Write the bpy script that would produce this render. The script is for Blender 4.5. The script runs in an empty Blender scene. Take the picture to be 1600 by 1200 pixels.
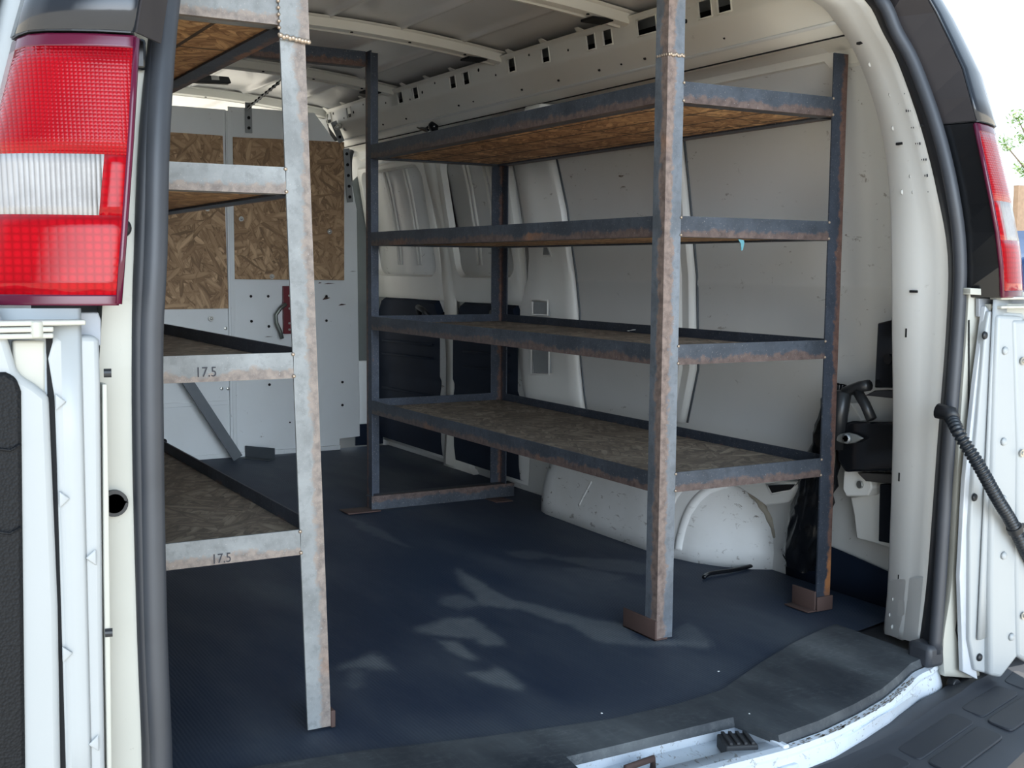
import bpy, bmesh, math, random
from mathutils import Vector, Matrix, noise
C = bpy.context.scene.collection
random.seed(7)

# ------------------------------------------------------------------ camera
CAM = Vector((-1.5882, -2.1091, 0.8397))
YAW, PITCH, ROLL, FPX = 0.5193, -0.0976, 0.0076, 1850.33
fw = Vector((math.sin(YAW)*math.cos(PITCH), math.cos(YAW)*math.cos(PITCH), math.sin(PITCH)))
rt0 = Vector((math.cos(YAW), -math.sin(YAW), 0)); up0 = rt0.cross(fw)
RT = math.cos(ROLL)*rt0 + math.sin(ROLL)*up0
UP = -math.sin(ROLL)*rt0 + math.cos(ROLL)*up0
cd = bpy.data.cameras.new('camera'); cam = bpy.data.objects.new('camera', cd); C.objects.link(cam)
m = Matrix((RT, UP, -fw)).transposed().to_4x4(); m.translation = CAM
cam.matrix_world = m
cd.sensor_width = 36; cd.lens = FPX/1600*36; cd.clip_start = 0.05; cd.clip_end = 300
bpy.context.scene.camera = cam

# ------------------------------------------------------------------ sky, sun, exposure
w = bpy.data.worlds.new('sky'); bpy.context.scene.world = w; w.use_nodes = True
wn = w.node_tree.nodes; wl = w.node_tree.links
bg = wn['Background']
geo = wn.new('ShaderNodeTexCoord'); sep = wn.new('ShaderNodeSeparateXYZ'); wl.new(geo.outputs['Generated'], sep.inputs[0])
cr = wn.new('ShaderNodeValToRGB')
cr.color_ramp.elements[0].position = 0.0; cr.color_ramp.elements[0].color = (0.86, 0.93, 1.0, 1)
cr.color_ramp.elements[1].position = 0.6; cr.color_ramp.elements[1].color = (0.56, 0.77, 1.0, 1)
wl.new(sep.outputs['Z'], cr.inputs[0]); wl.new(cr.outputs[0], bg.inputs[0])
# bright lobe added to the sky behind the camera to light the van interior
dt = wn.new('ShaderNodeVectorMath'); dt.operation = 'DOT_PRODUCT'; dt.inputs[1].default_value = Vector((-0.22, -0.97, 0.06)).normalized()
wl.new(geo.outputs['Generated'], dt.inputs[0])
mr = wn.new('ShaderNodeMapRange'); mr.interpolation_type = 'SMOOTHSTEP'
for k_, v_ in zip(('From Min', 'From Max', 'To Min', 'To Max'), (0.76, 1.0, 0.0, 19.0)): mr.inputs[k_].default_value = v_
wl.new(dt.outputs['Value'], mr.inputs['Value']); # sky on the sun side (ahead of the van) is brighter than the sky behind
mf = wn.new('ShaderNodeMapRange'); mf.interpolation_type = 'SMOOTHSTEP'
for k_, v_ in zip(('From Min', 'From Max', 'To Min', 'To Max'), (-0.35, 0.25, 1.0, 3.2)): mf.inputs[k_].default_value = v_
wl.new(sep.outputs['Y'], mf.inputs['Value'])
ad_ = wn.new('ShaderNodeMath'); ad_.operation = 'ADD'; wl.new(mr.outputs[0], ad_.inputs[0]); wl.new(mf.outputs[0], ad_.inputs[1]); wl.new(ad_.outputs[0], bg.inputs[1])
sd = bpy.data.lights.new('sun', 'SUN'); sun = bpy.data.objects.new('sun', sd); C.objects.link(sun)
sd.energy = 21.0; sd.angle = math.radians(0.6); sd.color = (1.0, 0.93, 0.82)
sdir = Vector((-0.25, -0.55, -1.0))
sun.rotation_euler = sdir.to_track_quat('-Z', 'Y').to_euler()
vs = bpy.context.scene.view_settings
vs.view_transform = 'Standard'; vs.look = 'None'; vs.gamma = 1; vs.exposure = -1.0; vs.use_curve_mapping = False

# ------------------------------------------------------------------ helpers
def ray(x, y): return fw + RT*((x-800)/FPX) + UP*((600-y)/FPX)
def onz(x, y, z=0.0): d = ray(x, y); return CAM + d*((z-CAM.z)/d.z)
def ony(x, y, Y): d = ray(x, y); return CAM + d*((Y-CAM.y)/d.y)
def onx(x, y, X): d = ray(x, y); return CAM + d*((X-CAM.x)/d.x)
RAKE = [(-9,0),(0.87,0),(1.0,.01),(1.137,.047),(1.26,.09),(1.38,.14),(1.6,.2),(9,.2)]
def lerp_tab(tab, z):
    for (a, b), (c, d) in zip(tab, tab[1:]):
        if z <= c: return b+(d-b)*(z-a)/(c-a)
    return tab[-1][1]
def rake(z): return lerp_tab(RAKE, z)
def onr(x, y, Y):
    p = ony(x, y, Y)
    for i in range(4): p = ony(x, y, Y+rake(p.z))
    return p
XC = -0.345
def mir(p): return Vector((2*XC-p[0], p[1], p[2]))
XW = -0.36
def mirw(p): return Vector((2*XW-p[0], p[1], p[2]))

class MB:
    def __init__(s): s.v = []; s.f = []; s.uv = {}
    def add(s, vs_, fs, uvs=None):
        n = len(s.v); s.v += [Vector(v) for v in vs_]
        for i, f in enumerate(fs):
            if uvs: s.uv[len(s.f)] = uvs[i]
            s.f.append([n+k for k in f])
        return s
    def box(s, a, b):
        x0, y0, z0 = [min(a[i], b[i]) for i in range(3)]; x1, y1, z1 = [max(a[i], b[i]) for i in range(3)]
        return s.add([(x0,y0,z0),(x1,y0,z0),(x1,y1,z0),(x0,y1,z0),(x0,y0,z1),(x1,y0,z1),(x1,y1,z1),(x0,y1,z1)],
                     [(0,3,2,1),(4,5,6,7),(0,1,5,4),(1,2,6,5),(2,3,7,6),(3,0,4,7)])
    def obox(s, p0, p1, wd, th, upv=(0,0,1)):
        p0 = Vector(p0); p1 = Vector(p1); d = (p1-p0).normalized(); n = d.cross(Vector(upv)).normalized(); u = n.cross(d)
        a = n*wd/2; b = u*th/2
        return s.add([p0-a-b,p0+a-b,p0+a+b,p0-a+b,p1-a-b,p1+a-b,p1+a+b,p1-a+b],
                     [(0,3,2,1),(4,5,6,7),(0,1,5,4),(1,2,6,5),(2,3,7,6),(3,0,4,7)])
    def prism(s, poly, off):
        off = Vector(off); n = len(poly)
        vs_ = [Vector(p) for p in poly]+[Vector(p)+off for p in poly]
        return s.add(vs_, [tuple(range(n))[::-1], tuple(range(n, 2*n))]+[(i, (i+1)%n, n+(i+1)%n, n+i) for i in range(n)])
    def grid(s, rows, closed_u=False):
        nr = len(rows); nc = len(rows[0]); vs_ = [p for r in rows for p in r]; fs = []
        for i in range(nr-1):
            for j in range(nc if closed_u else nc-1):
                fs.append((i*nc+j, i*nc+(j+1)%nc, (i+1)*nc+(j+1)%nc, (i+1)*nc+j))
        return s.add(vs_, fs)
    def tube(s, pts, r, n=10, cap=True):
        pts = [Vector(p) for p in pts]; rows = []
        rr = r if isinstance(r, (list, tuple)) else [r]*len(pts)
        t0 = (pts[1]-pts[0]).normalized(); ref = Vector((0,0,1)) if abs(t0.z) < .9 else Vector((1,0,0))
        nn = t0.cross(ref).normalized()
        for i, p in enumerate(pts):
            t = (pts[min(i+1, len(pts)-1)]-pts[max(i-1, 0)]).normalized()
            nn = (nn-t*nn.dot(t)).normalized(); b = t.cross(nn)
            rows.append([p+(nn*math.cos(a)+b*math.sin(a))*rr[i] for a in [2*math.pi*k/n for k in range(n)]])
        s.grid(rows, True)
        if cap:
            k = len(s.v); s.f.append(list(range(k-n, k))); s.f.append(list(range(k-n*len(pts), k-n*len(pts)+n))[::-1])
        return s
    def cyl(s, p, axis, r, h, n=20): a = Vector(axis).normalized(); return s.tube([Vector(p), Vector(p)+a*h], r, n)
    def dome(s, p, axis, r, h, n=20):
        a = Vector(axis).normalized(); P = Vector(p)
        return s.tube([P, P+a*h*.6, P+a*h*.9, P+a*h], [r, r*.85, r*.5, r*.05], n)
    def build(s, name, mat, parent=None, smooth=False, bevel=0, solid=0, seg=2, **kw):
        me = bpy.data.meshes.new(name); me.from_pydata([tuple(v) for v in s.v], [], s.f); me.validate()
        if s.uv:
            l = me.uv_layers.new(name='UVMap')
            for p in me.polygons:
                u = s.uv.get(p.index)
                if u:
                    for k, li in enumerate(p.loop_indices): l.data[li].uv = u[k]
        bm = bmesh.new(); bm.from_mesh(me); bmesh.ops.recalc_face_normals(bm, faces=bm.faces); bm.to_mesh(me); bm.free()
        o = bpy.data.objects.new(name, me); C.objects.link(o); me.materials.append(mat)
        if solid: md = o.modifiers.new('s', 'SOLIDIFY'); md.thickness = solid; md.offset = kw.get('off', 0)
        if bevel: md = o.modifiers.new('b', 'BEVEL'); md.width = bevel; md.segments = seg; md.limit_method = 'ANGLE'; md.angle_limit = math.radians(40)
        if smooth or bevel:
            for p in me.polygons: p.use_smooth = True
            if not smooth or kw.get('sharp'):
                try: me.set_sharp_from_angle(angle=math.radians(35))
                except Exception: pass
        if parent: o.parent = parent
        if name in SPLIT: return split_loose(o, name)
        return o
SPLIT = {'weld','foot_plate','foot_clip','stud','nut_boss','hinge_x','rivet','strap_hole','housing_cap','flange_bolt','panel_screw','pressed_dimple','trim_clip','stud_bolt','panel_hole','rib','trim_rib','bow_hole','pillar_slot','weld_dimple','stamped_rim','stamped_recess','bracket_hole','rail_hole','slot_rim','chipped_paint','trim_crease','stiffening_bead','splice_weld_x','scuff'}
class OL(list):
    parent = property(lambda s: None, lambda s, v: [setattr(o, 'parent', v) for o in s])
def split_loose(o, name):
    me = o.data; par = list(range(len(me.vertices)))
    def f(a):
        while par[a] != a: par[a] = par[par[a]]; a = par[a]
        return a
    for p in me.polygons:
        v = list(p.vertices)
        for k in v[1:]: par[f(k)] = f(v[0])
    groups = {}
    for p in me.polygons: groups.setdefault(f(p.vertices[0]), []).append(p)
    if len(groups) < 2: return o
    out = OL()
    for gkey, ps in groups.items():
        idx = {}; vs_ = []; fs = []
        for p in ps:
            fc = []
            for k in p.vertices:
                if k not in idx: idx[k] = len(vs_); vs_.append(me.vertices[k].co[:])
                fc.append(idx[k])
            fs.append(fc)
        m2 = bpy.data.meshes.new(name); m2.from_pydata(vs_, [], fs); m2.materials.append(me.materials[0])
        for p in m2.polygons: p.use_smooth = ps[0].use_smooth
        o2 = bpy.data.objects.new(name, m2); C.objects.link(o2); o2.parent = o.parent; out.append(o2)
        for md in o.modifiers:
            n = o2.modifiers.new(md.name, md.type)
            if md.type == 'BEVEL': n.width = md.width; n.segments = md.segments; n.limit_method = md.limit_method; n.angle_limit = md.angle_limit
            if md.type == 'SOLIDIFY': n.thickness = md.thickness; n.offset = md.offset
    bpy.data.objects.remove(o); return out
def tag(o, label=None, cat=None, group=None, kind=None):
    if label: o['label'] = label
    if cat: o['category'] = cat
    if group: o['group'] = group
    if kind: o['kind'] = kind
    return o
def empty(name, loc, label, cat, group=None, kind=None):
    o = bpy.data.objects.new(name, None); C.objects.link(o); o.location = loc; o.empty_display_size = .05
    return tag(o, label, cat, group, kind)
def adopt(root, *obs):      # parts were made in world coordinates
    for o in obs:
        if isinstance(o, list): adopt(root, *o); continue
        o.parent = root; o.matrix_parent_inverse = Matrix.Translation(-root.location)

def smooth_pts(P, n=4):
    out = []
    for i in range(len(P)-1):
        p0 = P[max(i-1,0)]; p1 = P[i]; p2 = P[i+1]; p3 = P[min(i+2, len(P)-1)]
        for k in range(n):
            t = k/n; out.append(.5*((2*p1)+(p2-p0)*t+(2*p0-5*p1+4*p2-p3)*t*t+(3*p1-p0-3*p2+p3)*t**3))
    out.append(P[-1]); return out

# ------------------------------------------------------------------ materials
def newmat(name):
    m = bpy.data.materials.new(name); m.use_nodes = True
    nt = m.node_tree; b = nt.nodes['Principled BSDF']; return m, nt, b
def N(nt, t, **kw):
    n = nt.nodes.new(t)
    for k, v in kw.items():
        if k.startswith('i_'):
            n.inputs[k[2:].replace('_', ' ')].default_value = v
        else: setattr(n, k, v)
    return n
def ramp(nt, src, pts):
    r = nt.nodes.new('ShaderNodeValToRGB'); e = r.color_ramp.elements
    while len(e) < len(pts): e.new(0.5)
    for k, (p, c) in enumerate(pts):
        e[k].position = p; e[k].color = (*c, 1) if len(c) == 3 else c
    nt.links.new(src, r.inputs[0]); return r.outputs[0]
def g(v): return (v, v, v)
def mixc(nt, fac, a, b):
    n = nt.nodes.new('ShaderNodeMix'); n.data_type = 'RGBA'
    for sock, val in ((n.inputs[0], fac), (n.inputs[6], a), (n.inputs[7], b)):
        if hasattr(val, 'links') or isinstance(val, bpy.types.NodeSocket): nt.links.new(val, sock)
        elif isinstance(val, (int, float)): sock.default_value = val
        else: sock.default_value = (*val, 1)
    return n.outputs[2]
def math_(nt, op, a, b=0.0, clamp=False):
    n = nt.nodes.new('ShaderNodeMath'); n.operation = op; n.use_clamp = clamp
    for sock, val in ((n.inputs[0], a), (n.inputs[1], b)):
        if isinstance(val, bpy.types.NodeSocket): nt.links.new(val, sock)
        else: sock.default_value = val
    return n.outputs[0]
def objc(nt, scale=(1,1,1), rot=(0,0,0), loc=(0,0,0)):
    t = nt.nodes.new('ShaderNodeTexCoord'); mp = nt.nodes.new('ShaderNodeMapping')
    mp.inputs['Scale'].default_value = scale; mp.inputs['Rotation'].default_value = rot; mp.inputs['Location'].default_value = loc
    nt.links.new(t.outputs['Object'], mp.inputs[0]); return mp.outputs[0]
def noi(nt, vec, scale, detail=4, rough=.55, dist=0.0):
    n = nt.nodes.new('ShaderNodeTexNoise'); n.inputs['Scale'].default_value = scale; n.inputs['Detail'].default_value = detail
    n.inputs['Roughness'].default_value = rough; n.inputs['Distortion'].default_value = dist
    nt.links.new(vec, n.inputs['Vector']); return n.outputs['Fac']
def bump(nt, b, h, strength=.3, dist=.002):
    n = nt.nodes.new('ShaderNodeBump'); n.inputs['Strength'].default_value = strength; n.inputs['Distance'].default_value = dist
    nt.links.new(h, n.inputs['Height']); nt.links.new(n.outputs[0], b.inputs['Normal'])
def simple(name, col, rough=.5, metal=0, **kw):
    m, nt, b = newmat(name); b.inputs['Base Color'].default_value = (*col, 1)
    b.inputs['Roughness'].default_value = rough; b.inputs['Metallic'].default_value = metal
    for k, v in kw.items(): b.inputs[k].default_value = v
    v = objc(nt); n = noi(nt, v, 60, 3); bump(nt, b, n, .06, .001)
    c = mixc(nt, ramp(nt, noi(nt, v, 9, 5), [(.35, g(0)), (.75, g(1))]), col, tuple(x*.8 for x in col)); nt.links.new(c, b.inputs['Base Color'])
    return m
def paint(name, col, dirt=.3, rough=.38, dirtcol=(.12,.09,.06), scale=1.0, grime=0.3):
    m, nt, b = newmat(name)
    v = objc(nt)
    big = ramp(nt, noi(nt, v, 2.2*scale, 5), [(.4, g(0)), (.75, g(1))])
    c = mixc(nt, math_(nt, 'MULTIPLY', big, grime), col, (col[0]*.72, col[1]*.70, col[2]*.64))
    v2 = objc(nt, (1, .45, 1), loc=(3, 1, 7))
    spots = noi(nt, v2, 38*scale, 6, .7, .6)
    area = noi(nt, v, 4*scale, 3, .5)
    mk = math_(nt, 'MULTIPLY', ramp(nt, spots, [(.66-.04*dirt, g(0)), (.70-.03*dirt, g(1))]), ramp(nt, area, [(.5-.1*dirt, g(0)), (.62, g(1))]))
    c = mixc(nt, math_(nt, 'MULTIPLY', mk, min(1, dirt*1.6)), c, dirtcol)
    nt.links.new(c, b.inputs['Base Color']); b.inputs['Roughness'].default_value = rough
    b.inputs['Specular IOR Level'].default_value = .45
    bump(nt, b, noi(nt, v, 14, 3), .12, .004)
    return m
def steel(name, blue, rust, band=.45, rustmix=1.0, rough=.5, seed=0.0, metal=.45):
    """angle iron: UV v = 0 at the heel, 1 at the toe of each leg"""
    m, nt, b = newmat(name)
    uv = nt.nodes.new('ShaderNodeTexCoord').outputs['UV']
    sp = nt.nodes.new('ShaderNodeSeparateXYZ'); nt.links.new(uv, sp.inputs[0])
    v = objc(nt, loc=(seed, seed, seed))
    n1 = noi(nt, v, 55, 6, .7); n2 = noi(nt, v, 9, 5, .6); n3 = noi(nt, v, 220, 4, .6)
    t = math_(nt, 'ADD', sp.outputs[1], math_(nt, 'MULTIPLY', math_(nt, 'SUBTRACT', n1, .5), .9))
    t = math_(nt, 'ADD', t, math_(nt, 'MULTIPLY', math_(nt, 'SUBTRACT', n2, .5), 1.0))
    mask = ramp(nt, t, [(band-.06, g(1)), (band+.08, g(0))])
    mask = math_(nt, 'MULTIPLY', mask, rustmix)
    bl = mixc(nt, ramp(nt, n2, [(.35, g(0)), (.65, g(1))]), blue, tuple(x*.62 for x in blue))
    bl = mixc(nt, ramp(nt, n1, [(.5, g(0)), (.62, g(.5))]), bl, tuple(x*.5 for x in blue))
    ru = mixc(nt, ramp(nt, n1, [(.4, g(0)), (.62, g(1))]), rust, (rust[0]*.5, rust[1]*.48, rust[2]*.5))
    orange = ramp(nt, noi(nt, v, 3.1, 3, .5), [(.62, g(0)), (.72, g(1))])
    ru = mixc(nt, math_(nt, 'MULTIPLY', orange, .6), ru, (.42, .17, .05))
    c = mixc(nt, mask, bl, ru)
    c = mixc(nt, ramp(nt, n3, [(.6, g(0)), (.75, g(.5))]), c, (.5, .48, .46))
    nt.links.new(c, b.inputs['Base Color'])
    mt = math_(nt, 'MULTIPLY', math_(nt, 'SUBTRACT', 1.0, mask), metal); nt.links.new(mt, b.inputs['Metallic'])
    b.inputs['Roughness'].default_value = rough
    bump(nt, b, n1, .35, .0012)
    return m
def osb(name, light=(.46,.27,.12), dark=(.20,.105,.045), axes='xy', lines=False, dirty=0.0):
    m, nt, b = newmat(name)
    rot = {'xy': (0,0,0), 'xz': (math.pi/2,0,0)}[axes]
    co = objc(nt, rot=rot)
    flat = nt.nodes.new('ShaderNodeVectorMath'); flat.operation = 'MULTIPLY'; flat.inputs[1].default_value = (1,1,0.0)
    nt.links.new(co, flat.inputs[0]); co = flat.outputs[0]
    dn = nt.nodes.new('ShaderNodeTexNoise'); dn.inputs['Scale'].default_value = 16; dn.inputs['Detail'].default_value = 3; nt.links.new(co, dn.inputs['Vector'])
    dv = nt.nodes.new('ShaderNodeVectorMath'); dv.operation = 'MULTIPLY_ADD'; dv.inputs[1].default_value = (.016,.016,0); nt.links.new(dn.outputs['Color'], dv.inputs[0]); nt.links.new(co, dv.inputs[2])
    val = None; prio = None       # strands in several directions, each laid over the ones below
    for k, (ang, a, c_) in enumerate(((.15, 9, 46), (1.35, 10, 52), (-.55, 8, 44), (2.1, 11, 60), (.75, 9, 55), (-1.1, 10, 48))):
        mp = nt.nodes.new('ShaderNodeMapping'); mp.inputs['Rotation'].default_value = (0,0,ang); mp.inputs['Location'].default_value = (k*3.7, k*1.9, 0)
        nt.links.new(dv.outputs[0], mp.inputs[0])
        st = nt.nodes.new('ShaderNodeMapping'); st.inputs['Scale'].default_value = (a, c_, 1); nt.links.new(mp.outputs[0], st.inputs[0])
        vo = nt.nodes.new('ShaderNodeTexVoronoi'); vo.inputs['Scale'].default_value = 1; vo.inputs['Randomness'].default_value = 1; nt.links.new(st.outputs[0], vo.inputs['Vector'])
        s3 = nt.nodes.new('ShaderNodeSeparateColor'); nt.links.new(vo.outputs['Color'], s3.inputs[0])
        gr_ = nt.nodes.new('ShaderNodeMapping'); gr_.inputs['Scale'].default_value = (12, 300, 1); nt.links.new(mp.outputs[0], gr_.inputs[0])
        n = noi(nt, gr_.outputs[0], 1.0, 3, .6)
        v_ = math_(nt, 'ADD', math_(nt, 'MULTIPLY', n, .62), math_(nt, 'MULTIPLY', s3.outputs[1], .36))
        v_ = math_(nt, 'SUBTRACT', v_, ramp(nt, vo.outputs['Distance'], [(.42, g(0)), (.62, g(.22))]))
        if val is None: val, prio = v_, s3.outputs[0]
        else:
            sel = math_(nt, 'GREATER_THAN', s3.outputs[0], prio)
            mx = nt.nodes.new('ShaderNodeMix'); nt.links.new(sel, mx.inputs[0]); nt.links.new(val, mx.inputs[2]); nt.links.new(v_, mx.inputs[3]); val = mx.outputs[0]
            prio = math_(nt, 'MAXIMUM', prio, s3.outputs[0])
    f = val
    mid = tuple((a+b_)/2 for a, b_ in zip(light, dark))
    c = ramp(nt, f, [(.12, tuple(x*.6 for x in dark)), (.30, dark), (.47, mid), (.62, light), (.78, tuple(min(1, x*1.3) for x in light))])
    big = noi(nt, co, 3.0, 4)
    c = mixc(nt, ramp(nt, big, [(.4, g(0)), (.7, g(.4))]), c, dark)
    if dirty: c = mixc(nt, dirty, c, (.19,.165,.14))
    if lines:
        sp = nt.nodes.new('ShaderNodeSeparateXYZ'); nt.links.new(co, sp.inputs[0])
        def ln(s, per, ph):
            q = math_(nt, 'FRACT', math_(nt, 'ADD', math_(nt, 'DIVIDE', s, per), ph)); return math_(nt, 'LESS_THAN', q, .009/per)
        l = math_(nt, 'MAXIMUM', ln(sp.outputs[0], .122, .3), ln(sp.outputs[1], .406, .55))
        c = mixc(nt, math_(nt, 'MULTIPLY', l, .9), c, (.03,.025,.02))
    nt.links.new(c, b.inputs['Base Color']); b.inputs['Roughness'].default_value = .75
    bump(nt, b, f, .3, .0012)
    return m

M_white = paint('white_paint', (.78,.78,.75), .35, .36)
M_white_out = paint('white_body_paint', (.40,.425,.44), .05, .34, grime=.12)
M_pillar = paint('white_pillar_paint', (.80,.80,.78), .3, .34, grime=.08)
M_cream = paint('cream_body_paint', (.49,.49,.445), .3, .4, grime=.35)
M_panel = paint('grey_white_panel', (.68,.685,.67), .9, .42)
M_bulk = paint('bulkhead_paint', (.80,.84,.86), .32, .4)
M_well = paint('scuffed_well_paint', (.74,.75,.75), 1.6, .45, (.10,.075,.05), 1.3, .7)
M_sill = paint('scuffed_sill_paint', (.70,.76,.84), 1.9, .4, (.16,.13,.10), 2.0, .5)
M_ceil = paint('roof_panel_paint', (.70,.70,.705), .2, .22)
M_bow = paint('roof_bow_paint', (.78,.77,.72), .1, .4)
M_steelR = steel('mill_scale_steel', (.085,.10,.125), (.12,.085,.075), .34)
M_steelRd = steel('shaded_mill_scale_steel', (.07,.085,.115), (.13,.075,.06), .30)  # same rack steel, shade put into the colour of far and inward parts
M_steelA = steel('lit_rust_streaked_steel', (.23,.26,.30), (.23,.175,.15), .46, metal=.5, rough=.42)  # near post: rust is real, the brighter base carries its light
M_steelL = steel('lit_grey_steel', (.30,.315,.32), (.27,.215,.18), .34, .85, .6, metal=.12)  # left rack's rear-facing parts: stronger light put into a paler steel
M_dsteel = simple('dull_dark_steel', (.10,.115,.13), .5, .3)
M_rust = simple('rust_plate', (.085,.05,.042), .75)
M_weld = simple('weld_bead', (.45,.36,.28), .4, .6)
M_osb_wall = osb('strand_board', (.60,.41,.245), (.36,.225,.125), 'xz')
M_osb_under = osb('strand_board_underside', (.72,.45,.22), (.38,.20,.09), 'xy', True)
M_osb_plain = osb('strand_board_plain', (.72,.45,.22), (.38,.20,.09), 'xy')
M_osb_dirty = osb('worn_strand_board', (.46,.37,.27), (.19,.14,.10), 'xy', False, .35)
M_blk = simple('black_plastic', (.018,.020,.024), .45)
M_blkgl = simple('black_gloss_plastic', (.008,.009,.011), .2)
M_capout = simple('black_glass_trim', (.02,.024,.032), .12)
M_brown = simple('dark_trim_panel', (.035,.030,.032), .6)
M_navy = simple('dark_door_trim', (.006,.013,.030), .75, **{'Specular IOR Level': .25})
M_seal = simple('black_seal_rubber', (.048,.053,.064), .45)
M_sealin = simple('seal_inner_lip', (.022,.025,.032), .5)
M_rubber = simple('rubber_block', (.03,.032,.036), .7)
M_bumper = simple('bumper_plastic', (.030,.034,.044), .55)
M_zinc = simple('zinc_plated', (.55,.55,.52), .3, .9)
M_hole = simple('dark_recess', (.006,.006,.008), .9)
M_red = simple('red_oxide_latch', (.16,.008,.018), .4)
M_label = simple('white_label', (.75,.75,.72), .6)
M_paper = simple('paper_scrap', (.7,.7,.68), .8)
M_tape = simple('teal_tape', (.10,.28,.33), .6)
M_ink = simple('marker_ink', (.035,.035,.045), .7)
M_hose = simple('convoluted_hose', (.016,.02,.026), .35)
M_gap = simple('dark_gap', (.004,.005,.007), .9)
def leather():
    m, nt, b = newmat('grained_black_trim'); v = objc(nt)
    b.inputs['Base Color'].default_value = (.006,.007,.009,1); b.inputs['Roughness'].default_value = .6; b.inputs['Specular IOR Level'].default_value = .25
    vo = nt.nodes.new('ShaderNodeTexVoronoi'); vo.inputs['Scale'].default_value = 260; nt.links.new(v, vo.inputs['Vector'])
    bump(nt, b, vo.outputs['Distance'], .8, .0012); return m
M_grain = leather()
def lens(name, col, ribx, ribz, strength):
    m, nt, b = newmat(name)
    b.inputs['Base Color'].default_value = (*col, 1); b.inputs['Roughness'].default_value = .06
    b.inputs['Coat Weight'].default_value = .05; b.inputs['Coat Roughness'].default_value = .03; b.inputs['Specular IOR Level'].default_value = .22
    b.inputs['Transmission Weight'].default_value = 0.0
    v = objc(nt); sp = nt.nodes.new('ShaderNodeSeparateXYZ'); nt.links.new(v, sp.inputs[0])
    hx = math_(nt, 'ABSOLUTE', math_(nt, 'SINE', math_(nt, 'MULTIPLY', sp.outputs[0], ribx)))
    hz = math_(nt, 'ABSOLUTE', math_(nt, 'SINE', math_(nt, 'MULTIPLY', sp.outputs[2], ribz))) if ribz else None
    h = math_(nt, 'MULTIPLY', hx, hz) if ribz else hx
    c = mixc(nt, ramp(nt, h, [(.0, g(.7)), (.7, g(0))]), col, tuple(x*.55 for x in col))
    c = mixc(nt, ramp(nt, noi(nt, v, 16, 3), [(.42, g(0)), (.7, g(.55))]), c, tuple(x*.55 for x in col))
    nt.links.new(c, b.inputs['Base Color'])
    bump(nt, b, h, strength, .002); return m
M_lens = lens('red_lens', (.36,.002,.008), 620, 620, .3)
M_lens_flat = lens('red_lens_smooth', (.40,.0015,.007), 300, 300, .05)
M_lens_clear = lens('clear_lens', (.42,.41,.41), 520, 0, .9)
M_lens_rim = simple('lens_rim', (.10,.008,.03), .15)

def mat_floor(name, base, ribs=True, dusty=1.0):
    m, nt, b = newmat(name)
    at = nt.nodes.new('ShaderNodeVertexColor'); at.layer_name = 'dust'
    sc = nt.nodes.new('ShaderNodeSeparateColor'); nt.links.new(at.outputs[0], sc.inputs[0])
    v = objc(nt)
    n1 = noi(nt, v, 30, 5, .6); n2 = noi(nt, objc(nt, (1,.35,1)), 5, 5, .6); n4 = noi(nt, objc(nt, (1,.12,1)), 150, 3)
    sp = nt.nodes.new('ShaderNodeSeparateXYZ'); nt.links.new(v, sp.inputs[0])
    rib = math_(nt, 'SINE', math_(nt, 'MULTIPLY', math_(nt, 'ADD', sp.outputs[0], math_(nt, 'MULTIPLY', n2, .01)), 2*math.pi/.0075))
    f = math_(nt, 'MULTIPLY', sc.outputs[0], math_(nt, 'ADD', .55, math_(nt, 'MULTIPLY', n1, .8)), True)
    if ribs: f = math_(nt, 'MULTIPLY', f, math_(nt, 'ADD', .82, math_(nt, 'MULTIPLY', rib, .18)))
    f = math_(nt, 'ADD', f, math_(nt, 'MULTIPLY', ramp(nt, n2, [(.45, g(0)), (.8, g(1))]), .16*dusty))
    f = math_(nt, 'ADD', f, math_(nt, 'MULTIPLY', ramp(nt, n4, [(.55, g(0)), (.8, g(1))]), .05*dusty), True)
    if not ribs:
        w1 = ramp(nt, noi(nt, objc(nt, (1,2.2,1), (0,0,.4)), 45, 8, .8), [(.50, g(0)), (.72, g(1))]); w2 = ramp(nt, noi(nt, v, 5, 3), [(.4, g(.1)), (.65, g(1))])
        f = math_(nt, 'ADD', f, math_(nt, 'MULTIPLY', math_(nt, 'MULTIPLY', w1, w2), .38), True)
    c = mixc(nt, f, base, (.25,.27,.275)); nt.links.new(c, b.inputs['Base Color'])
    b.inputs['Roughness'].default_value = .62
    h = math_(nt, 'ADD', math_(nt, 'MULTIPLY', rib, .5 if ribs else .0), math_(nt, 'MULTIPLY', n1, .5))
    bump(nt, b, h, .35, .0012); return m
M_mat = mat_floor('ribbed_rubber_mat', (.012,.026,.056))  # blue of the sky light put into the black rubber's base colour
M_mat2 = mat_floor('threshold_rubber', (.012,.018,.028), False, 2.0)

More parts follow.
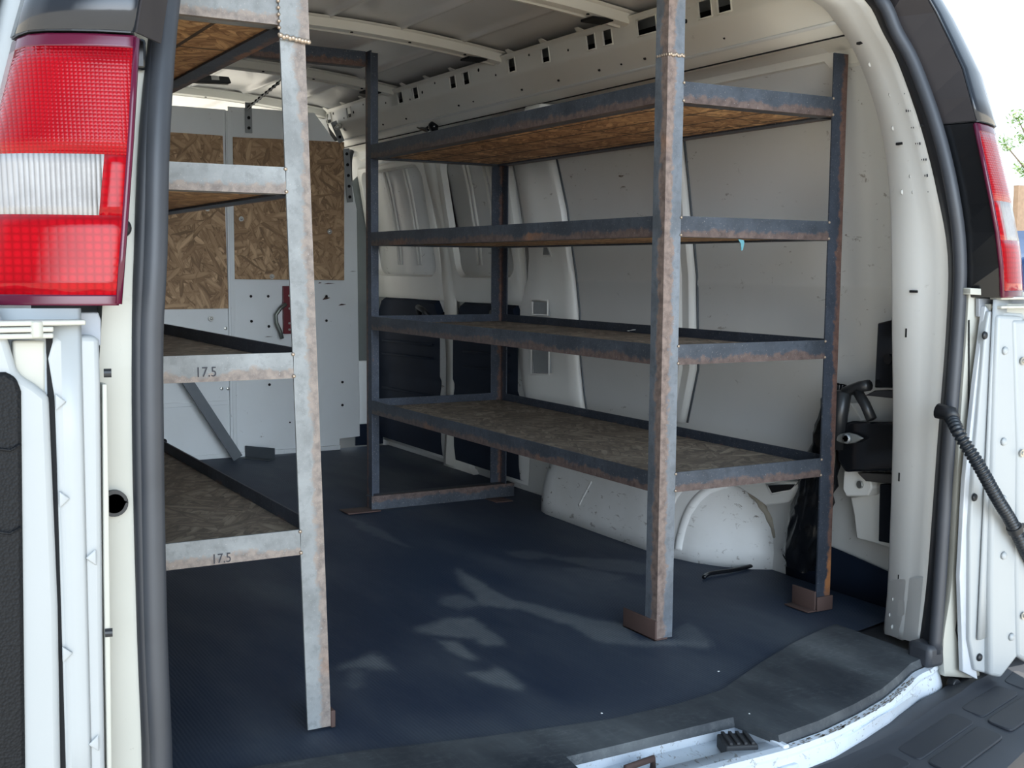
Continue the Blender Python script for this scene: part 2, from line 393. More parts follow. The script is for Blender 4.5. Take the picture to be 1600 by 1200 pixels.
# ------------------------------------------------------------------ floor
def inpoly(x, y, P):
    r = False; n = len(P)
    for i in range(n):
        x1, y1 = P[i]; x2, y2 = P[(i+1) % n]
        if (y1 > y) != (y2 > y) and x < (x2-x1)*(y-y1)/(y2-y1)+x1: r = not r
    return r
def pix_poly(P): return [tuple(onz(a, b)[:2]) for a, b in P]
patches = [(.75, pix_poly([(705,885),(740,905),(800,935),(860,950),(930,965),(985,975),(990,1000),(1100,995),(1108,1010),(1060,1008),(1000,1012),(930,1000),(890,975),(820,955),(760,945),(735,925)])),
    (.8, pix_poly([(655,985),(690,965),(740,965),(770,985),(795,1007),(760,1010),(740,995),(700,995)])),
    (1., pix_poly([(740,1055),(775,1040),(805,1060),(822,1083),(790,1078),(760,1065)])),
    (.9, pix_poly([(680,1002),(715,1003),(747,1025),(735,1031),(700,1018)])),
    (.5, pix_poly([(690,930),(720,928),(760,945),(720,950),(690,945)])),
    (.9, pix_poly([(522,1048),(560,1032),(590,1022),(600,1030),(610,1048),(570,1046)])),
    (.45, pix_poly([(545,1050),(575,1048),(560,1080),(535,1072)])),
    (.45, pix_poly([(860,870),(900,868),(985,875),(1030,885),(1000,895),(930,890)])),
    (.45, pix_poly([(870,885),(920,890),(980,900),(960,912),(915,905)])),
    (.4, pix_poly([(540,805),(580,820),(650,858),(620,850),(560,825)])),
    (.35, pix_poly([(780,862),(830,860),(880,868),(830,874)])),
    (.55, pix_poly([(1050,985),(1085,975),(1110,1000),(1090,1012),(1060,1005)]))]
def dustval(x, y):
    wx = noise.noise(Vector((x*7, y*7, 0)))*.03; wy = noise.noise(Vector((x*7, y*7, 5)))*.05+noise.noise(Vector((x*24, y*24, 5)))*.02; wx += noise.noise(Vector((x*24, y*24, 8)))*.015
    s = 0
    for a, P in patches:
        k = 0
        for dx, dy in ((0,0),(.009,0),(-.009,0),(0,.016),(0,-.016)):
            if inpoly(x+wx*.55+dx, y+wy*.6+dy, P): k += .2
        s = max(s, a*k)
    l = max(0, noise.noise(Vector((x*2.2, y*1.1, 3)))*1.2+noise.noise(Vector((x*9, y*3, 1)))*.5-.1)
    near = max(0, min(1, (.25-y)/.6))
    s = max(s*.62, .30*l+.22*near*max(0, .6+noise.noise(Vector((x*4, y*4, 9)))))
    return min(1, s)
# rear edge of the load floor: bowed backwards towards the middle
EDGE = [(-1.30,-.30),(-1.17,-.36),(-1.05,-.40),(-.93,-.455),(-.78,-.515),(-.66,-.545),(-.545,-.56),(-.53,-.455),(-.16,-.455),(-.145,-.56),(-.03,-.545),(.09,-.515),(.20,-.480),(.30,-.435),(.375,-.398),(.43,-.385),(.60,-.30)]
def edge_y(x, notch=True):
    E_ = [e for e in EDGE if notch or e[1] < -.458 or abs(e[0]-XC) > .25]
    return lerp_tab([(a, b) for a, b in E_], x)
def floor_mesh(x0, x1, y0f, y1f, sx, sy, zf):
    mb = MB(); rows = []; nx = int((x1-x0)/sx); 
    xs = [x0+(x1-x0)*i/nx for i in range(nx+1)]
    ny = sy
    for j in range(ny+1):
        row = []
        for x in xs:
            a, b = y0f(x), y1f(x); y = a+(b-a)*j/ny
            row.append((x, y, zf(x, y)))
        rows.append(row)
    mb.grid(rows); return mb
def colour_dust(o):
    me = o.data; ca = me.color_attributes.new('dust', 'FLOAT_COLOR', 'POINT')
    for i, v in enumerate(me.vertices):
        d = dustval(v.co.x, v.co.y); ca.data[i].color = (d, d, d, 1)
THR = sorted([(-1.30,-.20),(-.90,-.255),(-.835,-.262),(-.607,-.31),(-.363,-.352),(-.20,-.350),(-.088,-.332),(.096,-.240),(.25,-.175),(.397,-.126),(.60,-.08)])
def thr_y(x): return lerp_tab(THR, x)
def fz(x, y): return .0015*math.sin(x*9+y*3)+.002*noise.noise(Vector((x*3, y*1.5, 2))) - .001
fl = floor_mesh(-1.48, .67, lambda x: thr_y(x)-.05, lambda x: 3.02, .009, 330, fz).build('floor', M_mat, smooth=True)
colour_dust(fl); tag(fl, 'black ribbed rubber mat covering the cargo floor, with dusty smears', kind='structure')
pan = MB(); pan.box((-1.50,-.30,-.03), (.70, 3.9, -.008)); pan = pan.build('floor_pan', M_blk); tag(pan, 'steel floor pan under the rubber mat', kind='structure')
# threshold mat with its turned-down nose
TX = [-1.21+ (1.65)*i/150 for i in range(151)]
for xx in (-.545,-.53,-.16,-.145): TX.append(xx)
TX = sorted(TX); rows = []
for j in range(26):
    t = j/20; row = []
    for x in TX:
        a, b = thr_y(x), edge_y(x)
        if j <= 20: y = a+(b-a)*t; z = .006+.001*math.sin(x*8+y*9)
        else: k = j-20; y = b-.004*math.sin(k/5*math.pi/2); z = .006-.018*(k/5)
        row.append((x, y, z))
    rows.append(row)
tm = MB(); tm.grid(rows); tmo = tm.build('threshold_mat', M_mat2, smooth=True, sharp=True); colour_dust(tmo)
tag(tmo, 'smooth grey-black rubber threshold mat along the rear edge of the cargo floor', 'mat')

# ------------------------------------------------------------------ door sill (white lip, latch tray)
sl = MB(); rows = []
SX = [-1.21+1.68*i/80 for i in range(81)]
def ey(x): return lerp_tab([(a, b) for a, b in EDGE if not (-.54 < a < -.15)], x)
prof = [(.03,-.018),(-.006,-.018),(-.010,-.012),(-.024,-.013),(-.028,-.020),(-.026,-.026),(-.031,-.031),(-.036,-.05),(-.036,-.075),(-.03,-.12)]
for dy, z in prof:
    rows.append([(x, ey(x)+dy+(.0 if z > -.05 else .012*math.sin(x*7)), z + (0 if z > -.03 else .006*math.sin(x*11))) for x in SX])
rows_t = []
sl.grid(rows); sill = sl.build('door_sill', M_sill, smooth=True, sharp=True, solid=.003); tag(sill, 'scuffed white steel rear sill lip below the threshold mat', kind='structure')
rnd2 = random.Random(3); gm = MB()
for k in range(150):
    x = rnd2.uniform(-.14,.36); y = ey(x)+rnd2.uniform(-.029,-.014); q = Vector((x, y, -.0095)); l = rnd2.uniform(.002,.010); w2_ = rnd2.uniform(.0006,.0018)
    dx = Vector((1, (ey(x+.02)-ey(x))/.02, 0)).normalized()*l; dyv = Vector((0, w2_, 0))
    gm.add([q-dx-dyv*.3, q-dyv, q+dx-dyv*.2, q+dx*.4+dyv, q-dx*.6+dyv*.8], [(0,1,2,3,4)])
gmo = gm.build('grime_streak', simple('sill_grime', (.20,.16,.11), .8)); adopt(sill, gmo)
tr = MB(); tr.box((-.56,-.60,-.045),(-.13,-.44,-.035)); tr.box((-.56,-.445,-.045),(-.13,-.435,.0)); 
tr.box((-.148,-.58,-.04),(-.135,-.44,-.006)); tr.box((-.555,-.58,-.04),(-.542,-.44,-.006))
tro = tr.build('latch_tray', M_sill, bevel=.003); adopt(sill, tro)
blk = empty('rubber_stop_block', onz(1150,1170,-.034), 'small black rubber stop block in the white latch recess of the rear sill', 'stop block')
bc = onz(1152,1165,-.02); ax = Vector((.9,-.38,0)).normalized(); ay = Vector((.38,.9,0)).normalized()
mb = MB(); mb.prism([bc+ax*a+ay*b+Vector((0,0,-.014)) for a, b in ((-.03,-.03),(.03,-.03),(.03,.03),(-.03,.03))], (0,0,.026))
o1 = mb.build('block_body', M_rubber, bevel=.003)
mb = MB()
for k in (-.02,-.0065,.007,.0205): mb.prism([bc+ax*a+ay*b+Vector((0,0,.012)) for a, b in ((k-.003,-.028),(k+.003,-.028),(k+.003,.028),(k-.003,.028))], (0,0,.005))
o2 = mb.build('rib', M_rubber, bevel=.001); adopt(blk, o1, o2)
st = MB(); a = onz(1000,1205,-.028); st.tube([a+Vector((-.03,0,-.008)), a+Vector((-.03,0,.012)), a+Vector((.035,.01,.012)), a+Vector((.035,.01,-.008))], .006, 10)
tag(st.build('latch_striker', M_rust, smooth=True), 'rusty metal latch striker in the rear sill recess at the bottom edge', 'striker')

# ------------------------------------------------------------------ bumper
bp = empty('rear_bumper', (.3,-.5,-.12), 'black plastic rear step bumper with raised rectangular tread pads', 'bumper')
rows = []; BXs = [-1.55+2.4*i/60 for i in range(61)]
def bfy(x): return ey(min(max(x, -1.25), .55))-.035 + (.0 if abs(x-XC) < .9 else 0.0)
def bcorner(x): return max(0, abs(x-XC)-.90)
def boff(x): return -.30*min(1, bcorner(x)/.5)*-1
bprof = [(.06,-.118),(.0,-.071),(-.015,-.058),(-.06,-.051),(-.072,-.059),(-.235,-.065),(-.262,-.078),(-.275,-.113),(-.272,-.173),(-.262,-.293),(-.20,-.373)]
for dy, z in bprof:
    rows.append([(x, bfy(x)*.75-.10+dy + bcorner(x)**1.5*.9*(1 if dy < -.05 else .25), z) for x in BXs])
mb = MB(); mb.grid(rows); o1 = mb.build('bumper_cover', M_bumper, smooth=True, sharp=True, solid=.004)
parts = [o1]
def bump_pt(x, t):   # point on the tread surface
    d = -.082-.148*t
    return Vector((x, bfy(x)*.75-.10+d+bcorner(x)**1.5*.9, -.1065-.006*t))
def pad(c):   # rounded quadrilateral on the tread, corners given as (x, y)
    P = []
    for k in range(4):
        a, b, d = [Vector((*c[(k+q) % 4], 0)) for q in (-1, 0, 1)]
        u = (a-b).normalized()*.016; v = (d-b).normalized()*.016
        for t in (0, .25, .5, .75, 1): P.append(b+u*(1-t)**2+v*t**2)
    mb = MB(); mb.prism([Vector((p.x, p.y, -.0625)) for p in P], (0,0,.0055)); parts.append(mb.build('tread_pad', M_bumper, bevel=.002))
def yy(x): return bfy(x)*.75-.10+bcorner(x)**1.5*.9
for x0, x1 in ((-.45,-.20),(-.17,.09),(.115,.36),(.395,.58),(.61,.70)):
    pad([(x0,yy(x0)-.150),(x1,yy(x1)-.150),(x1,yy(x1)-.092),(x0,yy(x0)-.092)])
for x0, x1 in ((-.42,-.17),(-.14,.09),(.12,.35),(.385,.575),(.60,.70)):
    pad([(x0,yy(x0)-.222),(x1,yy(x1)-.222),(x1,yy(x1)-.162),(x0,yy(x0)-.162)])
mb = MB(); mb.grid([[(x, bfy(x)*.75-.10+dy+bcorner(x)**1.5*.9, z) for x in BXs] for dy, z in ((-.264,-.300),(-.275,-.305),(-.275,-.325),(-.26,-.33))])
parts.append(mb.build('ground_glow_strip', simple('tan_ground_glow', (.30,.27,.20), .5), smooth=True))  # tan strip paints warm light bounced off the ground onto the bumper
adopt(bp, *parts)

# ------------------------------------------------------------------ walls and roof (right, left)
PROF = [(.67,-.05),(.685,.12),(.69,.35),(.675,.70),(.668,.785),(.6625,.795),(.6625,.805),(.665,.815),(.655,.90),(.63,1.08),(.60,1.20),(.57,1.30),(.555,1.37),(.47,1.405),(.44,1.41)]
TOPP = [(.40,1.50),(.385,1.53)]
def wall_rows(side, ys):
    rows = []
    for y in ys:
        r = [(x, y, z) for x, z in PROF]
        if side < 0: r = [tuple(mirw(p)) for p in r]
        rows.append(r)
    return rows
ysw = [-.10+.1*i for i in range(41)]
wr = empty('wall_right', (.69,1.5,0), 'grey-white bare metal right side wall of the cargo van', None, kind='structure')
mb = MB(); mb.grid(wall_rows(1, ysw)); wp = mb.build('side_panel', M_panel, smooth=True, solid=.006, off=0)
wl_ = empty('wall_left', (2*XW-.69,1.5,0), 'left side wall of the cargo van behind the left rack', None, kind='structure')
mb = MB(); mb.grid(wall_rows(-1, ysw)); wpl = mb.build('side_panel', M_panel, smooth=True, solid=.006, off=0); adopt(wl_, wpl)
rparts = [wp]
def wx(z, d=0): return lerp_tab([(b, a) for a, b in PROF], z)-d
# outer body skin
oprof = [(.70,-.55),(.74,-.1),(.76,.35),(.745,.75),(.715,.95),(.67,1.15),(.62,1.30),(.55,1.45),(.45,1.56),(.25,1.63),(-.345,1.66)]
for sgn, nm in ((1,'right'),(-1,'left')):
    mb = MB()
    rr = []
    for y in (-.26,-.2,0,1,2,3,4.4):
        r = []
        for x, z in oprof:
            yy = max(y, -.33+rake(z)+.02) if y < -.1 else y
            p = (max(x, -.36), yy, z); r.append(p if sgn > 0 else tuple(mirw(p)))
        rr.append(r)
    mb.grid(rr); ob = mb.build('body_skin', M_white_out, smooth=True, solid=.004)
    adopt(wr if sgn > 0 else wl_, ob)
# ceiling with swaged roof skin
def roofz(x): 
    t = (x-XC)/.75; return 1.605-.055*t*t
rows = []
for j in range(101):
    y = -.05+4.2*j/100; r = []
    for i in range(181):
        x = XC-.82+1.61*i/180; u = abs(x-XC)
        z = roofz(x)+.012
        for c in (.12,.36,.58):           # shallow pressed beads along the van
            z -= .011*math.exp(-((u-c)/.014)**2)
        z += .003*noise.noise(Vector((x*3, y*3, 0)))
        r.append((x, y, z))
    rows.append(r)
mb = MB(); mb.grid(rows); ceil = mb.build('ceiling', M_ceil, smooth=True, solid=.003, off=1); tag(ceil, 'grey bare metal roof skin above the cargo area', kind='structure')
bows = []
for yb, nm in ((.0,0),(.73,1),(1.467,2),(2.35,3),(3.15,4)):
    prof = [(-.055,.004),(-.040,.0),(-.034,-.026),(-.012,-.030),(-.009,-.024),(.009,-.024),(.012,-.030),(.034,-.026),(.040,.0),(.055,.004)]
    rows = [[(XC-.79+1.55*i/40, yb+dy, roofz(XC-.79+1.55*i/40)+dz) for i in range(41)] for dy, dz in prof]
    mb = MB(); mb.grid(rows); o = mb.build('roof_bow', M_bow, smooth=True, sharp=True, solid=.002); bows.append(o)
    mb = MB()
    for k in range(7): mb.cyl((XC-.6+.2*k, yb-.022, roofz(XC-.6+.2*k)-.031), (0,0,1), .005, .004, 10)
    for sx in (-.66,.66): mb.box((XC+sx-.05, yb-.03, roofz(XC+sx)-.034), (XC+sx+.02, yb+.03, roofz(XC+sx)-.027))
    h = mb.build('bow_hole', M_hole); h.parent = o
adopt(ceil, *bows)

# roof side rail with its row of stamped slots: a sheet with real openings, dark cavity behind
def holed_sheet(P, ss, ts, holes):
    """P(s,t)->point; holes = list of (s0,s1,t0,t1) left open"""
    S = sorted(set(ss+[a for h in holes for a in h[:2]])); T = sorted(set(ts+[a for h in holes for a in h[2:]]))
    mb = MB(); vs_ = [P(s, t) for s in S for t in T]; n = len(T); fs = []
    for i in range(len(S)-1):
        for j in range(n-1):
            sc, tc = (S[i]+S[i+1])/2, (T[j]+T[j+1])/2
            if any(h[0] < sc < h[1] and h[2] < tc < h[3] for h in holes): continue
            fs.append((i*n+j, i*n+j+1, (i+1)*n+j+1, (i+1)*n+j))
    mb.add(vs_, fs); return mb
def railP(s, t, side=1):    # t 0 bottom .. 1 top
    z = 1.385+.160*t
    x = lerp_tab([(0,.475),(.10,.455),(.50,.402),(.56,.396),(.94,.386),(1.0,.378)], t)
    p = Vector((x, s, z)); return p if side > 0 else mirw(p)
# slot centres read along the rail
slot_px = [(516,198),(547,188),(588,174),(627,161),(651,156),(709,139.5),(730,134),(801,115),(854,100),(925,81),(951,76),(1012,60),(1103,36),(1133,26)]
holes = []; bright = []
for k, (a, b) in enumerate(slot_px):
    p = onx(a, b, .392); wd = (.062 if k < 8 else .060) * (1.9 if k == 11 else 1)
    if k >= 12: wd = .068
    yy = p.y; holes.append((yy-wd/2*.8, yy+wd/2*.8, .625, .895))
    bright.append((yy, wd))
holes = [h for h in holes if h[0] > -.05]
mb = holed_sheet(lambda s, t: railP(s, t), [-.14+.11*i for i in range(30)], [0,.05,.10,.2,.3,.4,.5,.53,.56,.6,.94,.97,1.0], holes)
rail = mb.build('roof_rail', M_bow, smooth=False, solid=.004, bevel=.002); rparts.append(rail)
mb = MB()
for h in holes:      # pressed rim round each slot
    a, b, t0, t1 = h; q = [railP(s, t)+Vector((-.004,0,0)) for s, t in ((a,t0),(b,t0),(b,t1),(a,t1))]
    mb.tube(q+[q[0]], .0025, 6)
rim = mb.build('slot_rim', M_bow, smooth=True); rim.parent = rail
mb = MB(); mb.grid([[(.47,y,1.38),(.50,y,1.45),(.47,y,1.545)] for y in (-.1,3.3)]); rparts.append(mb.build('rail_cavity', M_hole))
mb = MB()
for k in range(14):     # bent tabs on the top lip
    s = .30+.21*k; p = railP(s, 1.0); mb.prism([p+Vector((-.004,-.02,-.002)), p+Vector((-.004,.02,-.002)), p+Vector((-.020,.008,.006)), p+Vector((-.020,-.012,.006))], (0,0,.002))
q_ = mb.build('lip_tab', M_bow)
(q_ if isinstance(q_, list) else [q_])[0].parent = rail
mb = MB()
for k in range(26):
    s = .1+.115*k; t = (.66,.86,.74)[k % 3]
    if any(h[0]-.02 < s < h[1]+.02 for h in holes): t = .3
    p = railP(s, t); mb.cyl(p-Vector((.003,0,0)), (1,0,0), .006 if k % 2 else .004, .004, 10)
hs = mb.build('rail_hole', M_hole); hs.parent = rail
mb = MB(); mb.grid([[tuple(mirw(railP(s, t))) for t in (0,.12,1)] for s in (-.1,1.5,3.3)]); lr = mb.build('roof_rail', M_bow, solid=.004); adopt(wl_, lr)
# lower flange of the rail: stepped ledge with scallops
rows = []
for i in range(171):
    s = -.14+3.35*i/170
    w_ = .5+.5*math.cos((s-1.85)*2*math.pi/1.0); dip = .018*(w_ > .55)
    rows.append([(.470,s,1.392),(.505,s,1.388),(.548,s,1.380-dip*.6),(.551,s,1.352-dip),(.575,s,1.340-dip),(.582,s,1.30-dip)])
mb = MB(); mb.grid(rows); rparts.append(mb.build('rail_ledge', M_bow, smooth=True, sharp=True, solid=.003))
mb = MB()
for s in (1.30,):
    mb.box((.43,s-.05,1.30),(.50,s+.06,1.375))
rparts.append(mb.build('rail_bracket', M_bow, bevel=.01))
mb = MB()
for s in (1.285,1.335): mb.cyl((.427,s,1.335),(1,0,0),.011,.006,14)
rparts.append(mb.build('bracket_hole', M_hole))

# vertical ribs of the side wall (hat sections that widen downwards), traced at the wall
def rib(pts_l, pts_r, depth, name='wall_rib', mat=None, base=.66):
    """pts: pixel pairs left/right edge from the top down; on the wall surface"""
    rows = []
    for (lx, ly), (rx, ry) in zip(pts_l, pts_r):
        L = onx(lx, ly, base); R = onx(rx, ry, base)
        L = onx(lx, ly, wx(L.z)); R = onx(rx, ry, wx(R.z)); yl, yr = L.y, R.y; z = (L.z+R.z)/2; X = wx(z)
        d = depth
        row = [(X-.002, yl, z), (X-d*.85, yl-(yl-yr)*.06, z), (X-d, yl-(yl-yr)*.14, z), (X-d*.98, yl-(yl-yr)*.46, z), (X-d*.72, yl-(yl-yr)*.54, z), (X-d*.70, yl-(yl-yr)*.86, z), (X-d*.5, yl-(yl-yr)*.95, z), (X-.002, yr, z)]
        rows.append(row)
    mb = MB(); mb.grid(rows); o = mb.build(name, mat or M_white, smooth=True, sharp=True, solid=.003); rparts.append(o)
    mb = MB(); mb.tube([r[-1] if False else (r[-1][0]-.003, r[-1][1]-.004, r[-1][2]) for r in rows], .0035, 6); q = mb.build('panel_seam', M_dsteel, smooth=True); rparts.append(q); return o
r1 = rib([(812,250),(828,330),(838,400),(836,430),(822,470),(820,540),(825,600),(833,625),(855,700)], [(870,250),(888,330),(897,400),(902,440),(907,500),(908,560),(914,620),(918,645),(925,720)], .045)
mb = MB()
for (a, b, c, d) in ((832,288,845,350),(842,385,856,400)):
    q = [onx(a,b,.615), onx(c,b,.615), onx(c+6,d,.615), onx(a+6,d,.615)]; mb.tube(q+[q[0]], .004, 6)
for (a, b, c, d) in ((832,470,856,492),(830,545,858,585)):
    q = [onx(a,b,.61), onx(c,b,.61), onx(c,d,.61), onx(a,d,.61)]; mb.tube(q+[q[0]], .004, 6)
o = mb.build('stamped_rim', M_white, smooth=True); o.parent = r1
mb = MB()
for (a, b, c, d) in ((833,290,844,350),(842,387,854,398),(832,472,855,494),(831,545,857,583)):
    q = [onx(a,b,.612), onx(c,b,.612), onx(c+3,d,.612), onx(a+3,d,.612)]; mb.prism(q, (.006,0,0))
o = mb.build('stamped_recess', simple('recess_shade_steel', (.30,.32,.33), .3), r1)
r2 = rib([(1040,160),(1052,300),(1060,430),(1060,560),(1050,650)], [(1062,160),(1078,300),(1090,430),(1092,590),(1075,665)], .035)
# horizontal swage and lower crease of the rear panel
# dark strip painting in the shaded void below the panel by the rear corner
mb = MB(); mb.grid([[(.668,y,.0),(.664,y,.06),(.668,y,.10+.02*math.sin(y*6))] for y in [-.1+.05*i for i in range(9)]])
rparts.append(mb.build('void_shade_strip', M_navy, smooth=True, solid=.004))
adopt(wr, *rparts)

# side cargo doors seen from inside (two leaves): recessed window blanks, beads, dark lower trim
def leaf(name, y0, y1, label, side_open):
    root = empty(name, (.66,(y0+y1)/2,.02), label, None, kind='structure'); ps = []
    mb = MB()
    mb.grid([[(wx(z)-.012, y, z) for z in (.02,.3,.6,.8,1.0,1.2,1.29)] for y in (y0,y1)]); ps.append(mb.build('door_skin', M_panel, smooth=True, solid=.004))
    # frame round the window blank
    a, b, z0, z1 = y0+.05, y1-.05, .80, 1.27
    fr = [(a,z1),(b,z1),(b,z0),(a,z0)]
    mb = MB(); N_ = 24; loop_o = []; loop_i = []
    def rr(a, b, z0, z1, r):
        L = []
        for cx, cz, s in ((b-r,z1-r,0),(a+r,z1-r,90),(a+r,z0+r,180),(b-r,z0+r,270)):
            for k in range(7): an = math.radians(s+15*k); L.append((cx+r*math.cos(an), cz+r*math.sin(an)))
        return L
    outer = rr(y0+.005,y1-.005,.70,1.295,.03); inner = rr(a,b,z0,z1,.06)
    R0 = [(wx(z)-.03, y, z) for y, z in outer]; R1 = [(wx(z)-.040, y+(0), z) for y, z in rr(y0+.02,y1-.02,.72,1.285,.04)]
    R2 = [(wx(z)-.040, y, z) for y, z in inner]; R3 = [(wx(z)-.016, y, z) for y, z in rr(a+.008,b-.008,z0+.008,z1-.008,.055)]
    Rb = [(wx(z)-.004, y, z) for y, z in outer]
    mb.grid([Rb,R0,R1,R2,R3], True); ps.append(mb.build('window_frame', M_bow, smooth=True, sharp=True))
    mb = MB()
    for f in (.30,.62):
        yy = a+(b-a)*f
        for k in (-.016,.016): mb.tube([(wx(z)-.018, yy+k+.02*(1.25-z), z) for z in (.85,1.0,1.15,1.26)], .006, 8)
    ps.append(mb.build('stiffening_bead', M_bow, smooth=True))
    mb = MB()   # dark moulded lower trim panel
    rows = []
    for i in range(21):
        y = y0+.02+(y1-y0-.04)*i/20; e = min(i, 20-i)/20; top = .70-.05*(1 if e < .06 else 0)+.012*math.sin(i/20*math.pi)
        rows.append([(.672,y,.03),(.640,y,.04),(.632,y,.10),(.628,y,.30),(.634,y,.34),(.634,y,.36),(.626,y,.38),(.626,y,.56),(.632,y,top-.02),(.66,y,top)])
    mb.grid(rows); tp = mb.build('trim_panel', M_navy, smooth=True, sharp=True); ps.append(tp)
    mb = MB()
    for z in (.44,.50,.56,.22,.28): mb.obox((.622,y0+.08,z+.01),(.622,y1-.12,z),.008,.010)
    s = mb.build('trim_rib', M_navy, bevel=.002); s.parent = tp
    mb = MB(); mb.tube([(.60,y0+.08,.63),(.585,y0+.10,.66),(.585,y0+.15,.67),(.60,y0+.17,.64)], .012, 10)
    s2 = mb.build('pull_handle', M_blk, smooth=True); s2.parent = tp
    adopt(root, *ps); return root
leaf('door_1', 2.36, 3.10, 'front leaf of the side cargo door with dark lower trim, beside post of the right rack', 0)
leaf('door_2', 1.70, 2.28, 'rear leaf of the side cargo door with dark lower trim', 0)
mb = MB(); mb.grid([[(wx(z)-.03,y,z) for z in (.0,.2,.45,.7,1.0,1.3)] for y in (2.27,2.37)])
mb2 = mb.build('trim_3', M_bow, smooth=True, solid=.01); tag(mb2, 'narrow white door pillar between the two side door leaves', kind='structure')
mb = MB(); mb.prism([(.64,2.1,.0),(.64,2.36,.0),(.64,2.34,.16),(.64,2.28,.16)], (.03,0,0)); o = mb.build('pillar_foot', M_bow, bevel=.004); adopt(mb2, o)
P_ = [onx(a, b, .53) for a, b in [(551,420),(550,330),(546,270),(548,240),(560,222),(600,210),(680,188),(735,169),(757,168),(770,178),(785,205)]]
mb = MB(); mb.tube(smooth_pts(P_, 5), .013, 10); tag(mb.build('side_door_seal', M_sealin, smooth=True), 'dark rubber seal arching along the top of the side door opening', 'door seal')
# grab handle / door stay black hardware below the rail
hd = empty('door_latch_hardware', onx(650,185,.45), 'black door latch arm hanging under the roof rail above the side door', 'latch')
p = onx(648,182,.46); q = onx(658,200,.47); r_ = onx(672,200,.47)
mb = MB(); mb.box(p+Vector((-.01,-.05,-.008)), p+Vector((.02,.05,.008))); a1 = mb.build('mount_plate', M_blkgl, bevel=.003)
mb = MB(); mb.tube([p, p+Vector((0,-.01,-.03)), q, q+Vector((0,-.05,-.012)), q+Vector((0,-.10,.0))], .010, 8); a2 = mb.build('arm', M_blkgl, smooth=True)
mb = MB(); mb.dome(r_+Vector((0,-.05,0)), (-1,0,0), .024, .03); a3 = mb.build('knob', M_blkgl, smooth=True); adopt(hd, a1, a2, a3)

# ------------------------------------------------------------------ wheel well
rows = []
base = [(.72,1.42),(.60,1.405),(.515,1.36),(.50,1.30),(.497,1.1),(.496,.9),(.496,.72),(.505,.62),(.530,.53),(.570,.455),(.62,.395),(.68,.355),(.72,.345)]
cy, cr_ = .905, .52
def wellz(y, y0, y1):
    t = max(-1, min(1, (y-cy)/cr_)); return .335*math.sqrt(max(0, 1-t*t))
NZ = 12; NA = 48
# arch surface: inner face (vertical, slight draft) joined by a rounded shoulder to the arched top
def base_pt(u):
    L = [0]; 
    for a, b in zip(base, base[1:]): L.append(L[-1]+math.dist(a, b))
    d = u*L[-1]
    for k in range(len(L)-1):
        if d <= L[k+1]+1e-9:
            f = (d-L[k])/(L[k+1]-L[k]); return (base[k][0]+(base[k+1][0]-base[k][0])*f, base[k][1]+(base[k+1][1]-base[k][1])*f)
for i in range(NA+1):
    bx_, by_ = base_pt(i/NA); row = []
    for j in range(NZ+1):
        a = j/NZ*math.pi/2
        hz = .335*math.sin(a)**.95; sh = (1-math.cos(a))
        y = by_+(cy-by_)*sh*.75; x = bx_+(.70-bx_)*sh**1.6
        row.append((x, y, hz))
    rows.append(row)
mb = MB(); mb.grid(rows); ww = mb.build('wheel_well', M_well, smooth=True, solid=.003); tag(ww, 'scuffed white metal wheel well bulging from the right wall under the lowest shelf', kind='structure')
from mathutils.bvhtree import BVHTree
def bvh(rows):
    vs_ = [Vector(p) for r in rows for p in r]; nc = len(rows[0])
    return BVHTree.FromPolygons(vs_, [(i*nc+j, i*nc+j+1, (i+1)*nc+j+1, (i+1)*nc+j) for i in range(len(rows)-1) for j in range(nc-1)])
WB = bvh(rows)
def hit(t, px, py):
    q = t.ray_cast(CAM, ray(px, py)); return (q[0], q[1]) if q[0] is not None else (None, None)
def hits(t, pts, off=.002):
    out = []
    for a, b in pts:
        p, n = hit(t, a, b)
        if p is not None:
            if n.dot(ray(a, b)) > 0: n = -n
            out.append(p+n*off)
    return out
for px, rr in (([(1060,858),(1063,840),(1070,815),(1082,790),(1098,772),(1115,762),(1135,757)], .016), ([(1040,830),(1046,800),(1056,775),(1068,760)], .012), ([(905,790),(915,770),(925,752)], .006)):
    P = hits(WB, px, -rr*.35)
    if len(P) > 2: o = MB().tube(smooth_pts(P, 4), rr, 10).build('raised_bead', M_well, smooth=True); adopt(ww, o)
P = hits(WB, [(1160,758),(1175,772),(1190,790),(1203,812),(1213,838),(1220,862)], .001)
if len(P) > 2: o = MB().tube(smooth_pts(P, 4), [.010+.002*math.sin(k*1.7) for k in range(len(smooth_pts(P, 4)))], 8).build('seam_sealer', simple('seam_sealer', (.36,.33,.27), .7), smooth=True); adopt(ww, o)
rnd = random.Random(5); mb = MB()
def fleck(t, px, py, w_, h_, off=.0012):
    P = hits(t, [(px-w_, py), (px-w_*.3, py-h_), (px+w_*.4, py-h_*.5), (px+w_, py+h_*.2), (px+w_*.3, py+h_), (px-w_*.5, py+h_*.6)], off)
    if len(P) == 6: mb.add(P, [(0,1,2,3,4,5)])
for a, b, w_, h_ in [(1152,775,2,3),(1156,790,4,3),(1160,800,5,4),(1165,812,6,3),(1186,827,3,2),(1178,835,2,2),(1195,848,7,3),(1205,855,6,3),(1072,857,4,3),(1083,850,6,1),(1092,843,2,3),(1080,872,8,3),(1168,850,3,2),(1130,862,1,4),(1125,870,2,2),(890,762,6,2),(900,764,5,1),(955,760,8,1.5),(965,763,6,1.5),(978,768,8,2),(992,772,6,1.5),(985,812,6,2),(998,824,5,3),(1003,826,4,2),(960,812,4,2),(955,840,5,1.5),(940,836,4,1.5),(880,790,3,1),(915,800,4,1),(1000,784,3,2)]:
    fleck(WB, a, b, w_, h_)
